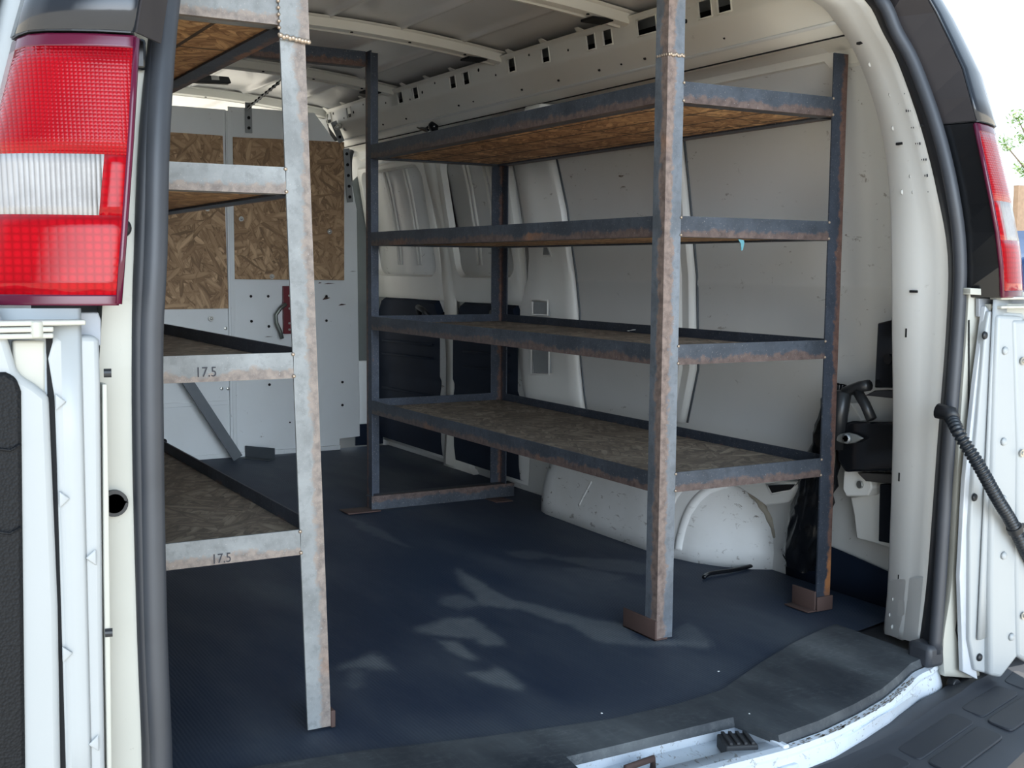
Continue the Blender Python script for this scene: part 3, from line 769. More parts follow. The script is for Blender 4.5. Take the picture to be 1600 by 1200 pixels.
for k in range(60):
    a = rnd.uniform(860,1215); b = rnd.uniform(760,880); fleck(WB, a, b, rnd.uniform(.5,3), rnd.uniform(.4,1.2))
o = mb.build('scuff_mark', simple('brown_scuff', (.11,.085,.06), .8)); adopt(ww, o)
mb = MB(); rows2 = [[tuple(mirw(p)) for p in r] for r in rows]; mb.grid(rows2); o = mb.build('wheel_well', M_well, smooth=True, solid=.003); tag(o, 'left wheel well hidden behind the left rack', kind='structure')

# white stamped bracket between well and rear corner
sb = empty('wall_stay_bracket', onx(1180,770,.60), 'white stamped steel stay with an oblong opening, right of the wheel well', 'bracket')
pt = [onx(a, b, .60) for a, b in [(1120,752),(1262,752),(1256,772),(1230,785),(1196,790),(1180,778),(1155,762)]]
hol = [onx(a, b, .598) for a, b in [(1198,757),(1246,755),(1236,766),(1206,772)]]
mb = MB(); mb.prism(pt, (.012,0,0)); a1 = mb.build('stay_plate', M_white, bevel=.004)
mb = MB(); mb.prism(hol, (.004,0,0)); a2 = mb.build('stay_opening', M_hole, bevel=.002)
mb = MB(); mb.tube(hol+[hol[0]], .003, 6); a3 = mb.build('opening_rim', M_white, smooth=True); adopt(sb, a1, a2, a3)

# ------------------------------------------------------------------ rear opening frame: pillars, header, weatherstrip
INP = [(1383,990),(1390,905),(1397,690),(1396,520),(1395,400),(1392,300),(1378,200),(1345,100),(1310,40),(1270,0)]
SIP = [(1437,1005),(1450,900),(1465,700),(1479,520),(1482,400),(1465,300),(1440,200),(1405,100),(1380,50),(1352,0)]
IN = [onr(a, b, -.20) for a, b in INP]; SI = [onr(a, b, -.35) for a, b in SIP]
IN += [Vector((.25,.02,1.49)), Vector((XC,.04,1.51))]; SI += [Vector((.28,-.17,1.47)), Vector((XC,-.15,1.495))]
IN = smooth_pts(IN); SI = smooth_pts(SI)
def frame_rows(mirr):
    rows = []
    for i, (a, b) in enumerate(zip(IN, SI)):
        top = i > len(IN)*.62
        out = Vector((.12,.045,0)) if not top else Vector((.10,.05,.05))
        mid1 = a.lerp(b, .55)+Vector((-.004,0,-.003)); mid2 = a.lerp(b, .72)+Vector((.006,0,.004))
        r = [a+out*1.3, a+Vector((.010,.012,.006)), a, mid1, mid2, b, b+Vector((.012,.004,.002)) ]
        r = [mir(p) if mirr else p for p in r]; rows.append(r)
    return rows
for mirr, nm, lab in ((False,'trim_1','white metal rear door pillar on the right, with small slots and scuffs'),):
    mb = MB(); mb.grid(frame_rows(mirr)); o = mb.build(nm, M_pillar, smooth=True, solid=.003); tag(o, lab, kind='structure')
    if not mirr:
        T1 = o
mb = MB()
def on_frame(px, py, t=.3, tries=30):
    # nearest frame surface point along the pixel ray
    best = None
    for i in range(len(IN)-1):
        for s in range(0, 21):
            p = IN[i].lerp(SI[i], s/20); d = p-CAM; q = Vector((800+FPX*d.dot(RT)/d.dot(fw), 600-FPX*d.dot(UP)/d.dot(fw)))
            e = (q-Vector((px, py))).length
            if best is None or e < best[0]: best = (e, p)
    return best[1]
for (px, py, hor) in [(1348,63,1),(1408,236,1),(1430,447,1),(1415,530,0),(1408,732,0),(1403,888,0)]:
    p = on_frame(px, py)+Vector((-.004,-.003,0)); w_ = (.006,.010,.0028) if hor else (.0012,.0022,.010)
    mb.box(p-Vector(w_), p+Vector(w_))
o = mb.build('pillar_slot', M_hole, bevel=.001); adopt(T1, o)
mb = MB()
for (px, py) in [(1363,103),(1396,148),(1398,192),(1426,275),(1412,308),(1431,308),(1400,935),(1395,960),(1398,980)]:
    p = on_frame(px, py)+Vector((.001,.002,0)); mb.dome(p, (-.6,-.7,0), .008, .004, 14)
o = mb.build('weld_dimple', M_pillar, smooth=True); adopt(T1, o)
mb = MB()
for k in range(34):      # dark scuff flecks down the outer half of the pillar
    t = k/33; px = 1410+46*t+random.uniform(-2,2); py = 142+165*t
    if random.random() < .3: continue
    p = on_frame(px, py)+Vector((-.004,-.004,0)); s = random.uniform(.0012,.0032)
    mb.prism([p+Vector((-s*.5,0,-s)), p+Vector((s*.8,-.0002,-s*.6)), p+Vector((s*.4,0,s*1.3)), p+Vector((-s*.9,0,s*.8))], (.001,.001,0))
o = mb.build('scuff', M_ink); adopt(T1, o)
# pillar foot plate
f0 = [on_frame(*q)+Vector((-.006,-.004,0)) for q in [(1388,912),(1444,908),(1434,1008),(1382,990)]]
mb = MB(); mb.prism(f0, (.004,.004,0)); o = mb.build('foot_plate', M_pillar, bevel=.002); adopt(T1, o)
# (left pillar is built behind the seal below)
# weatherstrip, swept round the whole opening
SO = smooth_pts([onr(a, b, -.40) for a, b in [(1460,1020),(1469,900),(1482,700),(1496,520),(1500,400),(1488,300),(1464,200),(1428,100),(1401,50),(1377,0)]]+[Vector((.31,-.20,1.485)), Vector((XC,-.18,1.515))])
SEALR = sorted([(p.z, p.x) for p in SO[:-4]])
TOPL = [Vector((-.70,-.175,1.508)), Vector((-.95,-.19,1.475)), Vector((-1.075,-.23,1.40)), Vector((-1.12,-.29,1.31))]
LB = smooth_pts([Vector((-1.205,-.38,-.04))]+[onr(a, b, -.38) for a, b in [(250,1200),(242,1000),(236.5,740),(235,530),(241,400),(246,200),(262,0)]]+TOPL[::-1]+[SO[-1]])
LI = smooth_pts([Vector((-1.222,-.378,-.04))]+[onr(a, b, -.378) for a, b in [(233,1200),(226,1000),(219,740),(217,530),(221,400),(230,200),(250,0)]]+[p+Vector((-.01,.012,.01)) for p in TOPL[::-1]]+[SO[-1]+Vector((0,.012,.01))])
full_b = SO+LB[::-1][1:]
full_i = [p+Vector((.006,-.012,.003)) for p in SI]+LI[::-1][1:]
mb = MB(); mb.grid([[p+Vector((.004,.004,0)), p+Vector((-.004,.03,.002)), p+Vector((-.03,.14,.01)), p+Vector((-.12,.17,.03))] for p in LI]); o = mb.build('trim_2', M_white_out, smooth=True, solid=.003); tag(o, 'white metal rear door pillar on the left, behind the weatherstrip', kind='structure')
ws = empty('weatherstrip', (.45,-.38,0), 'black rubber weatherstrip running round the rear door opening', 'door seal')
mb = MB(); mb.tube(full_b, [.0140 if i < len(SO) else .0140+.0045*min(1, (i-len(SO))/12) for i in range(len(full_b))], 14); a1 = mb.build('seal_bulb', M_seal, smooth=True)
mb = MB(); mb.tube(full_i, .011, 10); a2 = mb.build('seal_lip', M_sealin, smooth=True)
mb = MB()
mb.grid([SI, [a.lerp(b, .5)+Vector((0,.006,0)) for a, b in zip(SI, SO)], SO]); mb.build('seal_web', M_sealin, ws, smooth=True, solid=.003).location = -ws.location
mb = MB()
q0 = SO[0]; mb.box(q0+Vector((-.03,-.012,-.03)), q0+Vector((.02,.05,.02))); a3 = mb.build('corner_boot', M_seal, bevel=.01)
adopt(ws, a1, a2, a3)

# ------------------------------------------------------------------ body corners: tail lights, caps, cream jamb
def lamp(side):
    right = side > 0
    f = (lambda v: Vector(v)) if right else (lambda v: mir(v))
    # inner rear edge of the lamp (x,y) as function of z, for the right side; mirrored for the left with an offset
    def ie(z):
        if right: return Vector((lerp_tab(IER, z), -.47+rake(z), z))
        return Vector((lerp_tab([(0,-1.262),(.79,-1.259),(.98,-1.240),(1.147,-1.222),(1.3,-1.19),(1.5,-1.14)], z), -.47+rake(z)*.5, z))
    sx = 1 if right else -1
    prof = [(0,0),(.006,-.003),(.02,0),(.034,.004),(.06,.012),(.10,.030),(.14,.055),(.165,.085),(.176,.13),(.180,.18)]
    def row(z, k=1.0, grow=0.0):
        e = ie(z); w_ = .86 if z > 1.1 else .95+(.1-.1)*0
        kk = lerp_tab([(0,1),(.8,1),(1.15,.86),(1.5,.72)] if right else [(0,1),(.8,1),(.98,.90),(1.147,.755),(1.5,.58)], z)
        return [e+Vector((sx*a*kk, b*kk-(grow), 0)) for a, b in prof]
    root = empty('tail_light', ie(.79), 'large red tail light with ribbed clear band on the left rear corner' if not right else 'red tail light seen edge-on on the right rear corner', 'tail light')
    ps = []
    zb = [(.786,.800,M_lens_rim,'lens_rim'),(.800,.905,M_lens_flat,'red_lens'),(.905,.985,M_lens_clear,'clear_lens'),(.985,1.128,M_lens,'red_lens'),(1.128,1.145,M_lens_rim,'lens_rim')]
    for z0, z1, mt, nm in zb:
        mb = MB(); n = 6
        if nm == 'clear_lens':
            mb.grid([row(z0+(z1-z0)*k/n)[3:] for k in range(n+1)]); ps.append(mb.build(nm, mt, smooth=True, solid=.004)); mb = MB()
            mb.grid([row(z0+(z1-z0)*k/n)[:4] for k in range(n+1)]); ps.append(mb.build('lens_margin', M_lens_flat, smooth=True, solid=.004))
        else:
            mb.grid([row(z0+(z1-z0)*k/n) for k in range(n+1)]); ps.append(mb.build(nm, mt, smooth=True, solid=.004))
        if z0 == .985: 
            pass
    # rim on the inner edge
    mb = MB(); mb.tube([ie(z)+Vector((0,-.002,0)) for z in (.788,.85,.92,.99,1.06,1.142)], .005, 8); ps.append(mb.build('edge_rim', M_lens_rim, smooth=True))
    # housing behind: inner side wall down to the jamb
    mb = MB()
    zz = [.786,.85,.92,.98,1.04,1.10,1.145]
    inn = []
    for z in zz:
        e = ie(z); 
        if right: j = Vector((lerp_tab(SEALR, z)+.012, -.385+rake(z), z))
        else: j = Vector((e.x+.004, -.36+rake(z), z))
        inn.append([j+Vector((0,.0 if right else .05,0)), j, e+Vector((0,.003,0)), e+Vector((sx*.01,.006,0))])
    mb.grid(inn); ps.append(mb.build('lamp_housing', M_blkgl if right else M_white_out, smooth=False, solid=.003))
    mb = MB()
    for z in (.787,1.144): 
        r = row(z); mb.add(r+[r[-1]+Vector((-sx*.15,0,0))], [tuple(range(len(r)+1))])
    ps.append(mb.build('housing_cap', M_blkgl))
    adopt(root, *ps)
    # black corner cap above the lamp
    capr = empty('corner_cap', ie(1.15), ('glossy black body corner cap above the left tail light' if not right else 'black body corner cap above the right tail light, rising along the seal'), 'trim')
    zz = [1.150,1.20,1.26,1.32,1.38,1.45,1.52]
    mb = MB(); mb.grid([[p+Vector((sx*.004,-.004,0)) for p in row(z)] for z in zz]); c1 = mb.build('cap_outer', M_capout, smooth=True, solid=.004)
    mb = MB(); inn = []
    for z in zz:
        e = ie(z); 
        if right: j = Vector((lerp_tab(SEALR, z)+.016, -.385+rake(z), z))
        else: j = Vector((e.x+.045, e.y+.06, z))
        inn.append([j, e+Vector((sx*.002,-.004,0))])
    mb.grid(inn); c2 = mb.build('cap_inner', M_brown, solid=.004)
    r = [p+Vector((sx*.004,-.004,0)) for p in row(1.150)]
    mb = MB(); mb.add([r[0]+Vector((-sx*.03,.12,0))]+r, [tuple(range(len(r)+1))]); c3 = mb.build('cap_bottom', M_blk, solid=.004)
    adopt(capr, c1, c2, c3)
    # outer body corner below the lamp
    mb = MB(); rows_ = [[p+Vector((0 if right else -.045,.02,0)) for p in row(z)] for z in (.05,.2,.3,.6,.782)]
    mb.grid(rows_); oc = mb.build('corner_panel', M_white_out, smooth=True, solid=.003)
    adopt(wr if right else wl_, oc)
    # body side closing the gap between the lamp edge and the long side skin
    fr = []
    for z in (.05,.2,.4,.6,.782,.79,.9,1.0,1.1,1.145,1.2,1.3,1.4,1.5):
        e = row(z)[-1]+(Vector((-.045,.02,0)) if (z < .785 and not right) else Vector((0,0,0)))
        kx = lerp_tab([(b_, a_) for a_, b_ in oprof], z); kp = Vector((kx, 0, z)) if right else mirw(Vector((kx, 0, z)))
        kp.y = -.10+rake(z)*.5; e2 = e.lerp(kp, .35)+Vector((sx*.012,0,0)); fr.append([e+Vector((-sx*.004,-.004,0)), e2, kp+Vector((sx*.006,0,0)), kp+Vector((sx*.004,.12,0))])
    mb = MB(); mb.grid(fr); oc = mb.build('side_return', M_white_out, smooth=True, solid=.003); adopt(wr if right else wl_, oc)
    return ie
_p = [onr(a, b, -.47) for a, b in [(1450,0),(1466,38),(1497,102),(1518,178),(1531,235),(1547,313),(1559,376),(1565,454)]]
IER = sorted([(q.z, q.x) for q in _p]); IER = [(-1, IER[0][1])]+IER+[(1.6, IER[-1][1]-.16)]
ieR = lamp(1); ieL = lamp(-1)

# left: white jamb strip between lamp/door and seal
def stripPx(name, pxl, pxr, Y, mat, solid=.004, raked=True, parent=None, bul=.0, n=4):
    f = onr if raked else ony
    L = smooth_pts([f(a, b, Y) for a, b in pxl], n); R = smooth_pts([f(a, b, Y) for a, b in pxr], n)
    rows = []
    for l, r in zip(L, R):
        rows.append([l+Vector((0,.03,0)), l, l.lerp(r,.15)+Vector((0,-bul,0)), l.lerp(r,.5)+Vector((0,-bul*1.3,0)), l.lerp(r,.85)+Vector((0,-bul,0)), r, r+Vector((0,.03,0))])
    mb = MB(); mb.grid(rows); return mb.build(name, mat, smooth=True, sharp=True, solid=solid, parent=parent)
jl = stripPx('trim_4', [(170,-60),(170,100),(165,400),(150,700),(150,1000),(150,1240)], [(244,-60),(230,100),(214,400),(212,700),(219,1000),(229,1240)], -.375, M_cream, bul=.0); tag(jl, 'cream white painted left door jamb strip beside the seal', kind='structure')
mb = MB(); p = onr(178,786,-.382); mb.tube([p+Vector((0,.004,0)), p+Vector((0,-.006,0)), p+Vector((0,-.006,0)), p+Vector((0,.0,0))], [.019,.019,.014,.013], 24)
gr = mb.build('rubber_grommet', M_blk, smooth=True, sharp=True); tag(gr, 'round black rubber grommet in the left door jamb', 'grommet')
mb = MB(); p = onr(190,356,-.382); mb.dome(p, (0,-1,0), .014, .012); tag(mb.build('jamb_bumper', M_blk, smooth=True), 'small black rubber stop beside the left tail light', 'stop')
p = onr(214,85,-.39); mb = MB(); mb.box(p+Vector((-.012,-.008,-.022)), p+Vector((.012,.01,.022))); tag(mb.build('jamb_clip', M_blkgl, bevel=.005), 'black plastic clip under the left corner cap', 'clip')
# right jamb
jr = stripPx('trim_5', [(1514,452),(1510,520),(1498,700),(1488,900),(1474,1000),(1476,1056)], [(1552,452),(1548,520),(1532,700),(1528,900),(1524,1000),(1530,1060)], -.41, M_cream, bul=.0); tag(jr, 'cream painted right door jamb with a dark seam beside the seal', kind='structure')
mb = MB(); mb.tube([onr(a, b, -.414) for a, b in [(1514,500),(1514,560),(1513,680),(1510,800),(1504,900),(1494,985),(1499,1010),(1503,1025)]], .0016, 6); o = mb.build('jamb_seam', M_gap, smooth=True); adopt(jr, o)
o = stripPx('jamb_ledge', [(1516,450),(1516,460)], [(1600,456),(1600,466)], -.43, M_cream, raked=False); adopt(jr, o)
mb = MB(); mb.cyl(ony(1484,1066,-.40), (0,-1,0), .012, .02, 16); tag(mb.build('sill_bolt', M_blk, bevel=.002), 'black bolt between the sill and the right jamb above the bumper', 'bolt')
mb = MB(); a = ony(1478,1050,-.36); mb.box((a.x, -.37, -.16), (a.x+.45, -.33, -.01)); o = mb.build('jamb_underside', M_blk); adopt(jr, o)

# ------------------------------------------------------------------ rear doors, swung fully open
def plate(name, px, Y, th, mat, bevel=.006, yslope=0.0):
    P = []
    for a, b in px: P.append(ony(a, b, Y))
    mb = MB(); mb.prism(P, (0, th, 0)); return mb.build(name, mat, bevel=bevel, seg=3)
dL = empty('door_3', ony(110,1190,-.44), 'white left rear door swung open, black grained inner trim', None, kind='structure')
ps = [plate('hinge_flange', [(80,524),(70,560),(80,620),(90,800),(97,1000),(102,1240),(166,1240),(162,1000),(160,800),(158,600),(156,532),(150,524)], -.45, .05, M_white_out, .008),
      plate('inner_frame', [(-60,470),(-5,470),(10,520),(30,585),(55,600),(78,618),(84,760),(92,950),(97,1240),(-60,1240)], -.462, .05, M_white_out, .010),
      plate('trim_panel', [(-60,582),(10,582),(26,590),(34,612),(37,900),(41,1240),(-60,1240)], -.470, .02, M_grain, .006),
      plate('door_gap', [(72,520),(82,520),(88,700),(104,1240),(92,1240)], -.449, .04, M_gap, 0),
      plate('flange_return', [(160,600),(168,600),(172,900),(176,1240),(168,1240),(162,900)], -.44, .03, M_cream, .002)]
mb = MB()
for (a, b, sgn) in [(86,628,1),(92,780,1),(97,1022,1),(150,870,-1),(154,1160,-1)]:
    p = ony(a, b, -.452); mb.prism([p+Vector((0,0,.012)), p+Vector((0,0,-.012)), p+Vector((sgn*.014,0,0))], (0,-.004,0))
ps.append(mb.build('pressed_dimple', M_white_out, bevel=.002))
mb = MB()
for (a, b) in [(162,583),(164,989)]:
    p = ony(a, b, -.44); mb.cyl(p, (1,-.2,0), .006, .010, 12)
ps.append(mb.build('trim_clip', M_blk))
mb = MB()
for y_ in (700,): mb.tube([ony(-10,y_,-.472), ony(15,y_+4,-.472), ony(33,y_-6,-.472)], .002, 6)
for y_ in (830,): mb.tube([ony(-10,y_,-.472), ony(15,y_+4,-.472), ony(33,y_-6,-.472)], .002, 6)
ps.append(mb.build('trim_crease', M_grain, smooth=True)); adopt(dL, *ps)
hg = MB()
for k, z in enumerate((505,515,525)):
    p = ony(45,z,-.47); hg.box(p+Vector((-.05,-.004,-.0035)), p+Vector((.03+(.04 if k == 0 else 0),.03,.0035)))
hg.cyl(ony(58,528,-.47), (0,0,1), .008, .022, 16)
hgo = hg.build('hinge', M_cream, bevel=.002); adopt(dL, hgo)
o = plate('hinge_pocket', [(20,488),(154,488),(158,500),(158,540),(20,540)], -.425, .01, simple('grey_pocket_paint', (.36,.39,.44), .4), .002); adopt(dL, o)
o = plate('pocket_block', [(20,532),(72,532),(72,620),(20,600)], -.445, .02, M_cream, .004); adopt(dL, o)

dR = empty('door_4', ony(1560,1050,-.44), 'white right rear door swung open, bolted hinge flange and black hose', None, kind='structure')
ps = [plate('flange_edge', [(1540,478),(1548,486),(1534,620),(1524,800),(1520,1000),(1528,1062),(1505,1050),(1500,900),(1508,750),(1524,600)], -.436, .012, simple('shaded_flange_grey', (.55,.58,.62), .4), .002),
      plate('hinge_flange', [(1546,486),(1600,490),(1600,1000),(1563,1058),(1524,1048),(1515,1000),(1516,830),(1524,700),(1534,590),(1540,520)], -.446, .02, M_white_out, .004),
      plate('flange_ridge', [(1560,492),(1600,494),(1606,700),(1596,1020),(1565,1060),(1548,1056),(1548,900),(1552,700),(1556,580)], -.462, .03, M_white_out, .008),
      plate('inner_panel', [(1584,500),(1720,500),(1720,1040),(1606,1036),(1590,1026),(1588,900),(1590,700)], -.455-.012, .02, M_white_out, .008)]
mb = MB()
for (a, b) in [(1538,524),(1522,777),(1530,1027)]: mb.dome(ony(a, b, -.447), (.1,-1,0), .0088, .006, 24)
ps.append(mb.build('flange_bolt', M_blk, smooth=True))
mb = MB()
for (a, b) in [(1598,564),(1597,708),(1599,962)]:
    p = ony(a, b, -.470); mb.cyl(p, (0,-1,0), .0085, .003, 20); mb.cyl(p+Vector((0,-.003,0)), (0,-1,0), .004, .002, 12)
ps.append(mb.build('panel_screw', M_zinc))
mb = MB()
for (a, b) in [(1570,548),(1568,690),(1568,780),(1568,868),(1580,995)]:
    p = ony(a, b, -.463); mb.dome(p, (0,-1,0), .009, .006, 14)
ps.append(mb.build('pressed_dimple', M_white_out, smooth=True)); adopt(dR, *ps)
hg = MB()
hg.box(ony(1548,475,-.44), ony(1586,498,-.40)); 
for z in (466,480): 
    p = ony(1575,z,-.465); hg.box(p+Vector((-.02,0,-.003)), p+Vector((.12,.03,.003)))
hgo = hg.build('hinge', M_cream, bevel=.002); adopt(dR, hgo)
o = plate('hinge_pocket', [(1530,466),(1720,466),(1720,502),(1530,495)], -.425, .01, simple('pocket_grey', (.30,.32,.35), .4), .002); adopt(dR, o)
# hose
hp = smooth_pts([ony(1486,650,-.43), ony(1500,680,-.475), ony(1530,728,-.50), ony(1560,782,-.50), ony(1580,815,-.49), ony(1606,868,-.48), ony(1640,930,-.47)], 14)
rad = [.0145 if (i//1) % 2 == 0 else .0118 for i in range(len(hp))]
# resample with fine corrugations
L = [0]
for a, b in zip(hp, hp[1:]): L.append(L[-1]+(b-a).length)
def at_len(d):
    for k in range(len(L)-1):
        if d <= L[k+1]: return hp[k].lerp(hp[k+1], (d-L[k])/(L[k+1]-L[k]))
    return hp[-1]
n = 260; pts = [at_len(L[-1]*.80*i/n) for i in range(n+1)]; rad = [.0122+.0022*math.sin(i*math.pi/2.6) for i in range(n+1)]
hs = empty('wiring_hose', pts[0], 'black corrugated wiring hose arching from the right jamb to the open right door', 'hose')
mb = MB(); mb.tube(pts, rad, 14); a1 = mb.build('corrugated_sleeve', M_hose, smooth=True)
mb = MB(); mb.tube([at_len(L[-1]*t) for t in (.79,.85,.92,1.0)], [.0125,.0135,.0125,.012], 12); a2 = mb.build('end_boot', M_blk, smooth=True)
mb = MB(); c = at_len(L[-1]*.60); mb.tube([c+Vector((-.004,0,.006)), c+Vector((.004,0,-.006))], .017, 14); mb.box(c+Vector((.014,-.006,.0)), c+Vector((.034,.006,.009))); a3 = mb.build('cable_tie', M_blk, bevel=.001)
mb = MB(); mb.tube([pts[0]+Vector((-.006,.03,.008)), pts[0]+Vector((0,.0,.004)), pts[6]], .0165, 12); a4 = mb.build('grommet', M_blk, smooth=True); adopt(hs, a1, a2, a3, a4)

# ------------------------------------------------------------------ bulkhead (front wall)
YB = 2.98
wf = empty('wall_front', (0,YB,0), 'white steel bulkhead closing the front of the cargo area', None, kind='structure')
def bpoly(px): return [ony(a, b, YB) for a, b in px]
Lx0 = -1.42
mb = MB(); mb.prism([(Lx0,YB,.0),(-.075,YB,.0),(-.10,YB,1.505),(-1.0,YB,1.51),(-1.2,YB,1.40),(Lx0,YB,1.1)], (0,.006,0)); p1 = mb.build('left_panel', M_bulk, bevel=.002)
mb = MB(); mb.prism([(-.07,YB+.004,.02),(.41,YB+.004,.02),(.41,YB+.004,.05),(.51,YB+.004,.055),(.50,YB+.004,1.1),(.455,YB+.004,1.33),(.30,YB+.004,1.52),(-.09,YB+.004,1.52)], (0,.006,0)); p2 = mb.build('right_panel', M_bulk, bevel=.002)
mb = MB()
mb.obox((-.085,YB-.008,.03),(-.092,YB-.008,1.50),.012,.016,(1,0,0)); mb.box((-.105,YB-.012,.02),(-.075,YB,1.50)); p3 = mb.build('centre_strip', M_bulk, bevel=.002)
mb = MB(); mb.box((Lx0,YB-.004,.0),(.41,YB+.004,.02)); mb.box((Lx0,YB-.006,.235),(-.11,YB,.255)); mb.box((Lx0,YB-.004,1.0),(-.11,YB,1.01)); p4 = mb.build('bottom_flange', M_bulk, bevel=.002)
mb = MB()
for a, b in [(392,463),(419,463),(393,502),(420,510),(510,463),(510,501),(421,601),(535,597),(535,633)]: mb.cyl(ony(a, b, YB-.0005), (0,-1,0), .006, .002, 12)
mb.cyl(ony(256,690,YB-.001), (0,-1,0), .013, .004, 18); mb.cyl(ony(453,660,YB-.0005), (0,-1,0), .004, .002, 12)
p5 = mb.build('panel_hole', M_hole)
mb = MB()
for a, b in [(330,498),(352,513),(356,607),(346,607)]: mb.cyl(ony(a, b, YB-.001), (0,-1,0), .007, .008, 10)
p6 = mb.build('stud_bolt', M_zinc, bevel=.001)
adopt(wf, p1, p2, p3, p4, p5, p6)
# cabin gap beyond the bulkhead on the right
mb = MB(); mb.box((.52,3.06,0),(.66,3.07,.10)); o = mb.build('sill_step', M_navy); adopt(wf, o)
mb = MB(); mb.prism([(.515,3.10,.10),(.70,3.10,.10),(.70,3.10,1.15),(.60,3.10,1.30),(.515,3.10,1.22)], (0,.02,0)); o = mb.build('cabin_pillar_trim', simple('cabin_grey', (.16,.18,.18), .6)); adopt(wf, o)
mb = MB(); mb.box((.518,3.06,.10),(.60,3.08,.40)); o = mb.build('lower_pillar', M_bulk, bevel=.004); adopt(wf, o)
# strand boards
def board(pts, label, washers):
    P = [ony(a, b, YB-.013) for a, b in pts]
    r = empty('strand_board', P[-1], label, 'board', 'strand boards screwed to the bulkhead')
    mb = MB(); mb.prism(P, (0,.011,0)); b1 = mb.build('board_sheet', M_osb_wall, bevel=.001); ob = [b1]
    for a, b in washers:
        mb = MB(); q = ony(a, b, YB-.014); mb.cyl(q, (0,-1,0), .011, .0015, 20); mb.dome(q+Vector((0,-.0015,0)), (0,-1,0), .006, .004, 14)
        ob.append(mb.build('fender_washer', M_zinc, smooth=True, sharp=True))
    adopt(r, *ob)
board([(200,202),(348,212),(357,482),(200,484)], 'tall narrow strand board on the bulkhead, left of the white centre strip', [(324,326),(330,498)])
board([(364,214),(538,222),(538,438),(367,436)], 'wide strand board on the bulkhead, right of the white centre strip', [(377,342),(515,362),(425,432)])
# red latch
rl = empty('door_latch', ony(455,500,YB-.02), 'dark red latch bracket with a steel lever, on the white bulkhead', 'latch')
mb = MB(); mb.box(ony(443,447,YB-.02), ony(463,521,YB)); a1 = mb.build('latch_plate', M_red, bevel=.002)
mb = MB(); mb.tube([ony(a, b, YB-.035) for a, b in [(447,475),(438,482),(431,492),(432,505),(438,518),(441,529)]], .009, 8); a2 = mb.build('lever', simple('lever_steel', (.22,.24,.22), .4, .6), smooth=True)
mb = MB()
for b in (462,482,505,515): mb.cyl(ony(452,b,YB-.021), (0,-1,0), .005, .003, 10)
a3 = mb.build('rivet', M_zinc); adopt(rl, a1, a2, a3)
mb = MB()   # scratches and chipped paint near the latch
for a, b, w_, h_ in [(510,466,14,5),(515,443,20,2),(535,476,14,3),(500,442,6,2),(552,424,12,1),(420,526,14,1)]:
    q = ony(a, b, YB-.0012); s = w_*.00135; t = h_*.0014
    mb.prism([q+Vector((-s,0,-t)), q+Vector((s*.2,0,-t*.6)), q+Vector((s,0,t*.3)), q+Vector((-s*.3,0,t))], (0,.001,0))
o = mb.build('chipped_paint', M_rust); adopt(wf, o)
# angle bracket on the floor
ab = MB(); c = onz(405,720); c2 = onz(418,721)
ab.add([c+Vector((-.06,.10,0)), c+Vector((.03,-.03,0)), c+Vector((.07,.0,0)), c+Vector((-.02,.13,0)), c+Vector((-.02,.13,.05)), c+Vector((.07,.0,.05))], [(0,1,2,3),(3,2,5,4)])
tag(ab.build('angle_bracket', M_dsteel, solid=.004), 'short loose steel angle bracket on the mat in front of the bulkhead', 'bracket')
# perforated straps
def strap(p0, p1, nh, label, holes_mat=M_hole, wd=.03):
    p0 = Vector(p0); p1 = Vector(p1); r = empty('perforated_strap', p0, label, 'strap')
    mb = MB(); mb.obox(p0, p1, wd, .003, (0,1,0.01)); a = mb.build('strap_bar', M_zinc2, bevel=.001)
    mb = MB(); d = (p1-p0); nrm = d.normalized().cross(Vector((0,1,.01))).normalized().cross(d.normalized())
    for k in range(nh): q = p0+d*((k+.5)/nh); mb.cyl(q-Vector((0,.004,0)), (0,1,0), .007, .008, 12)
    b = mb.build('strap_hole', M_hole); adopt(r, a, b)
M_zinc2 = simple('dull_galvanised', (.33,.35,.36), .4, .5)
strap(ony(541,232,YB-.05), ony(547,316,YB-.02), 5, 'perforated galvanised strap hanging beside the wide strand board')
strap(ony(437,128,2.40), ony(388,168,YB-.01), 9, 'perforated galvanised strap from the roof bow down to the bulkhead top')
strap(ony(388,160,YB-.01), ony(389,208,YB-.016), 3, 'short perforated strap above the wide strand board')
strap(ony(521,190,YB-.04), ony(534,222,YB-.03), 2, 'short perforated strap at the right end of the roof rail')
mb = MB(); q = ony(531,197,YB-.06); 
for k in range(9): mb.dome(q+Vector((random.uniform(-.03,.03), -.01, random.uniform(-.016,.016))), (0,-1,0), .010, .012, 8)
tag(mb.build('foil_clump', M_zinc, smooth=True), 'crumpled shiny metal clump at the front end of the roof rail', 'foil')
# dome lamp
dl = empty('dome_lamp', ony(310,122,2.30), 'long black lamp bar with a white label under the front roof bow', 'lamp')
mb = MB(); mb.prism([ony(270,112,2.30), ony(358,120,2.30), ony(362,130,2.30), ony(270,126,2.30)], (0,.05,0)); a1 = mb.build('lamp_bar', M_blk, bevel=.003)
mb = MB(); mb.prism([ony(330,118,2.296), ony(342,119,2.296), ony(343,125,2.296), ony(331,124.5,2.296)], (0,.003,0)); a2 = mb.build('label', M_label); adopt(dl, a1, a2)

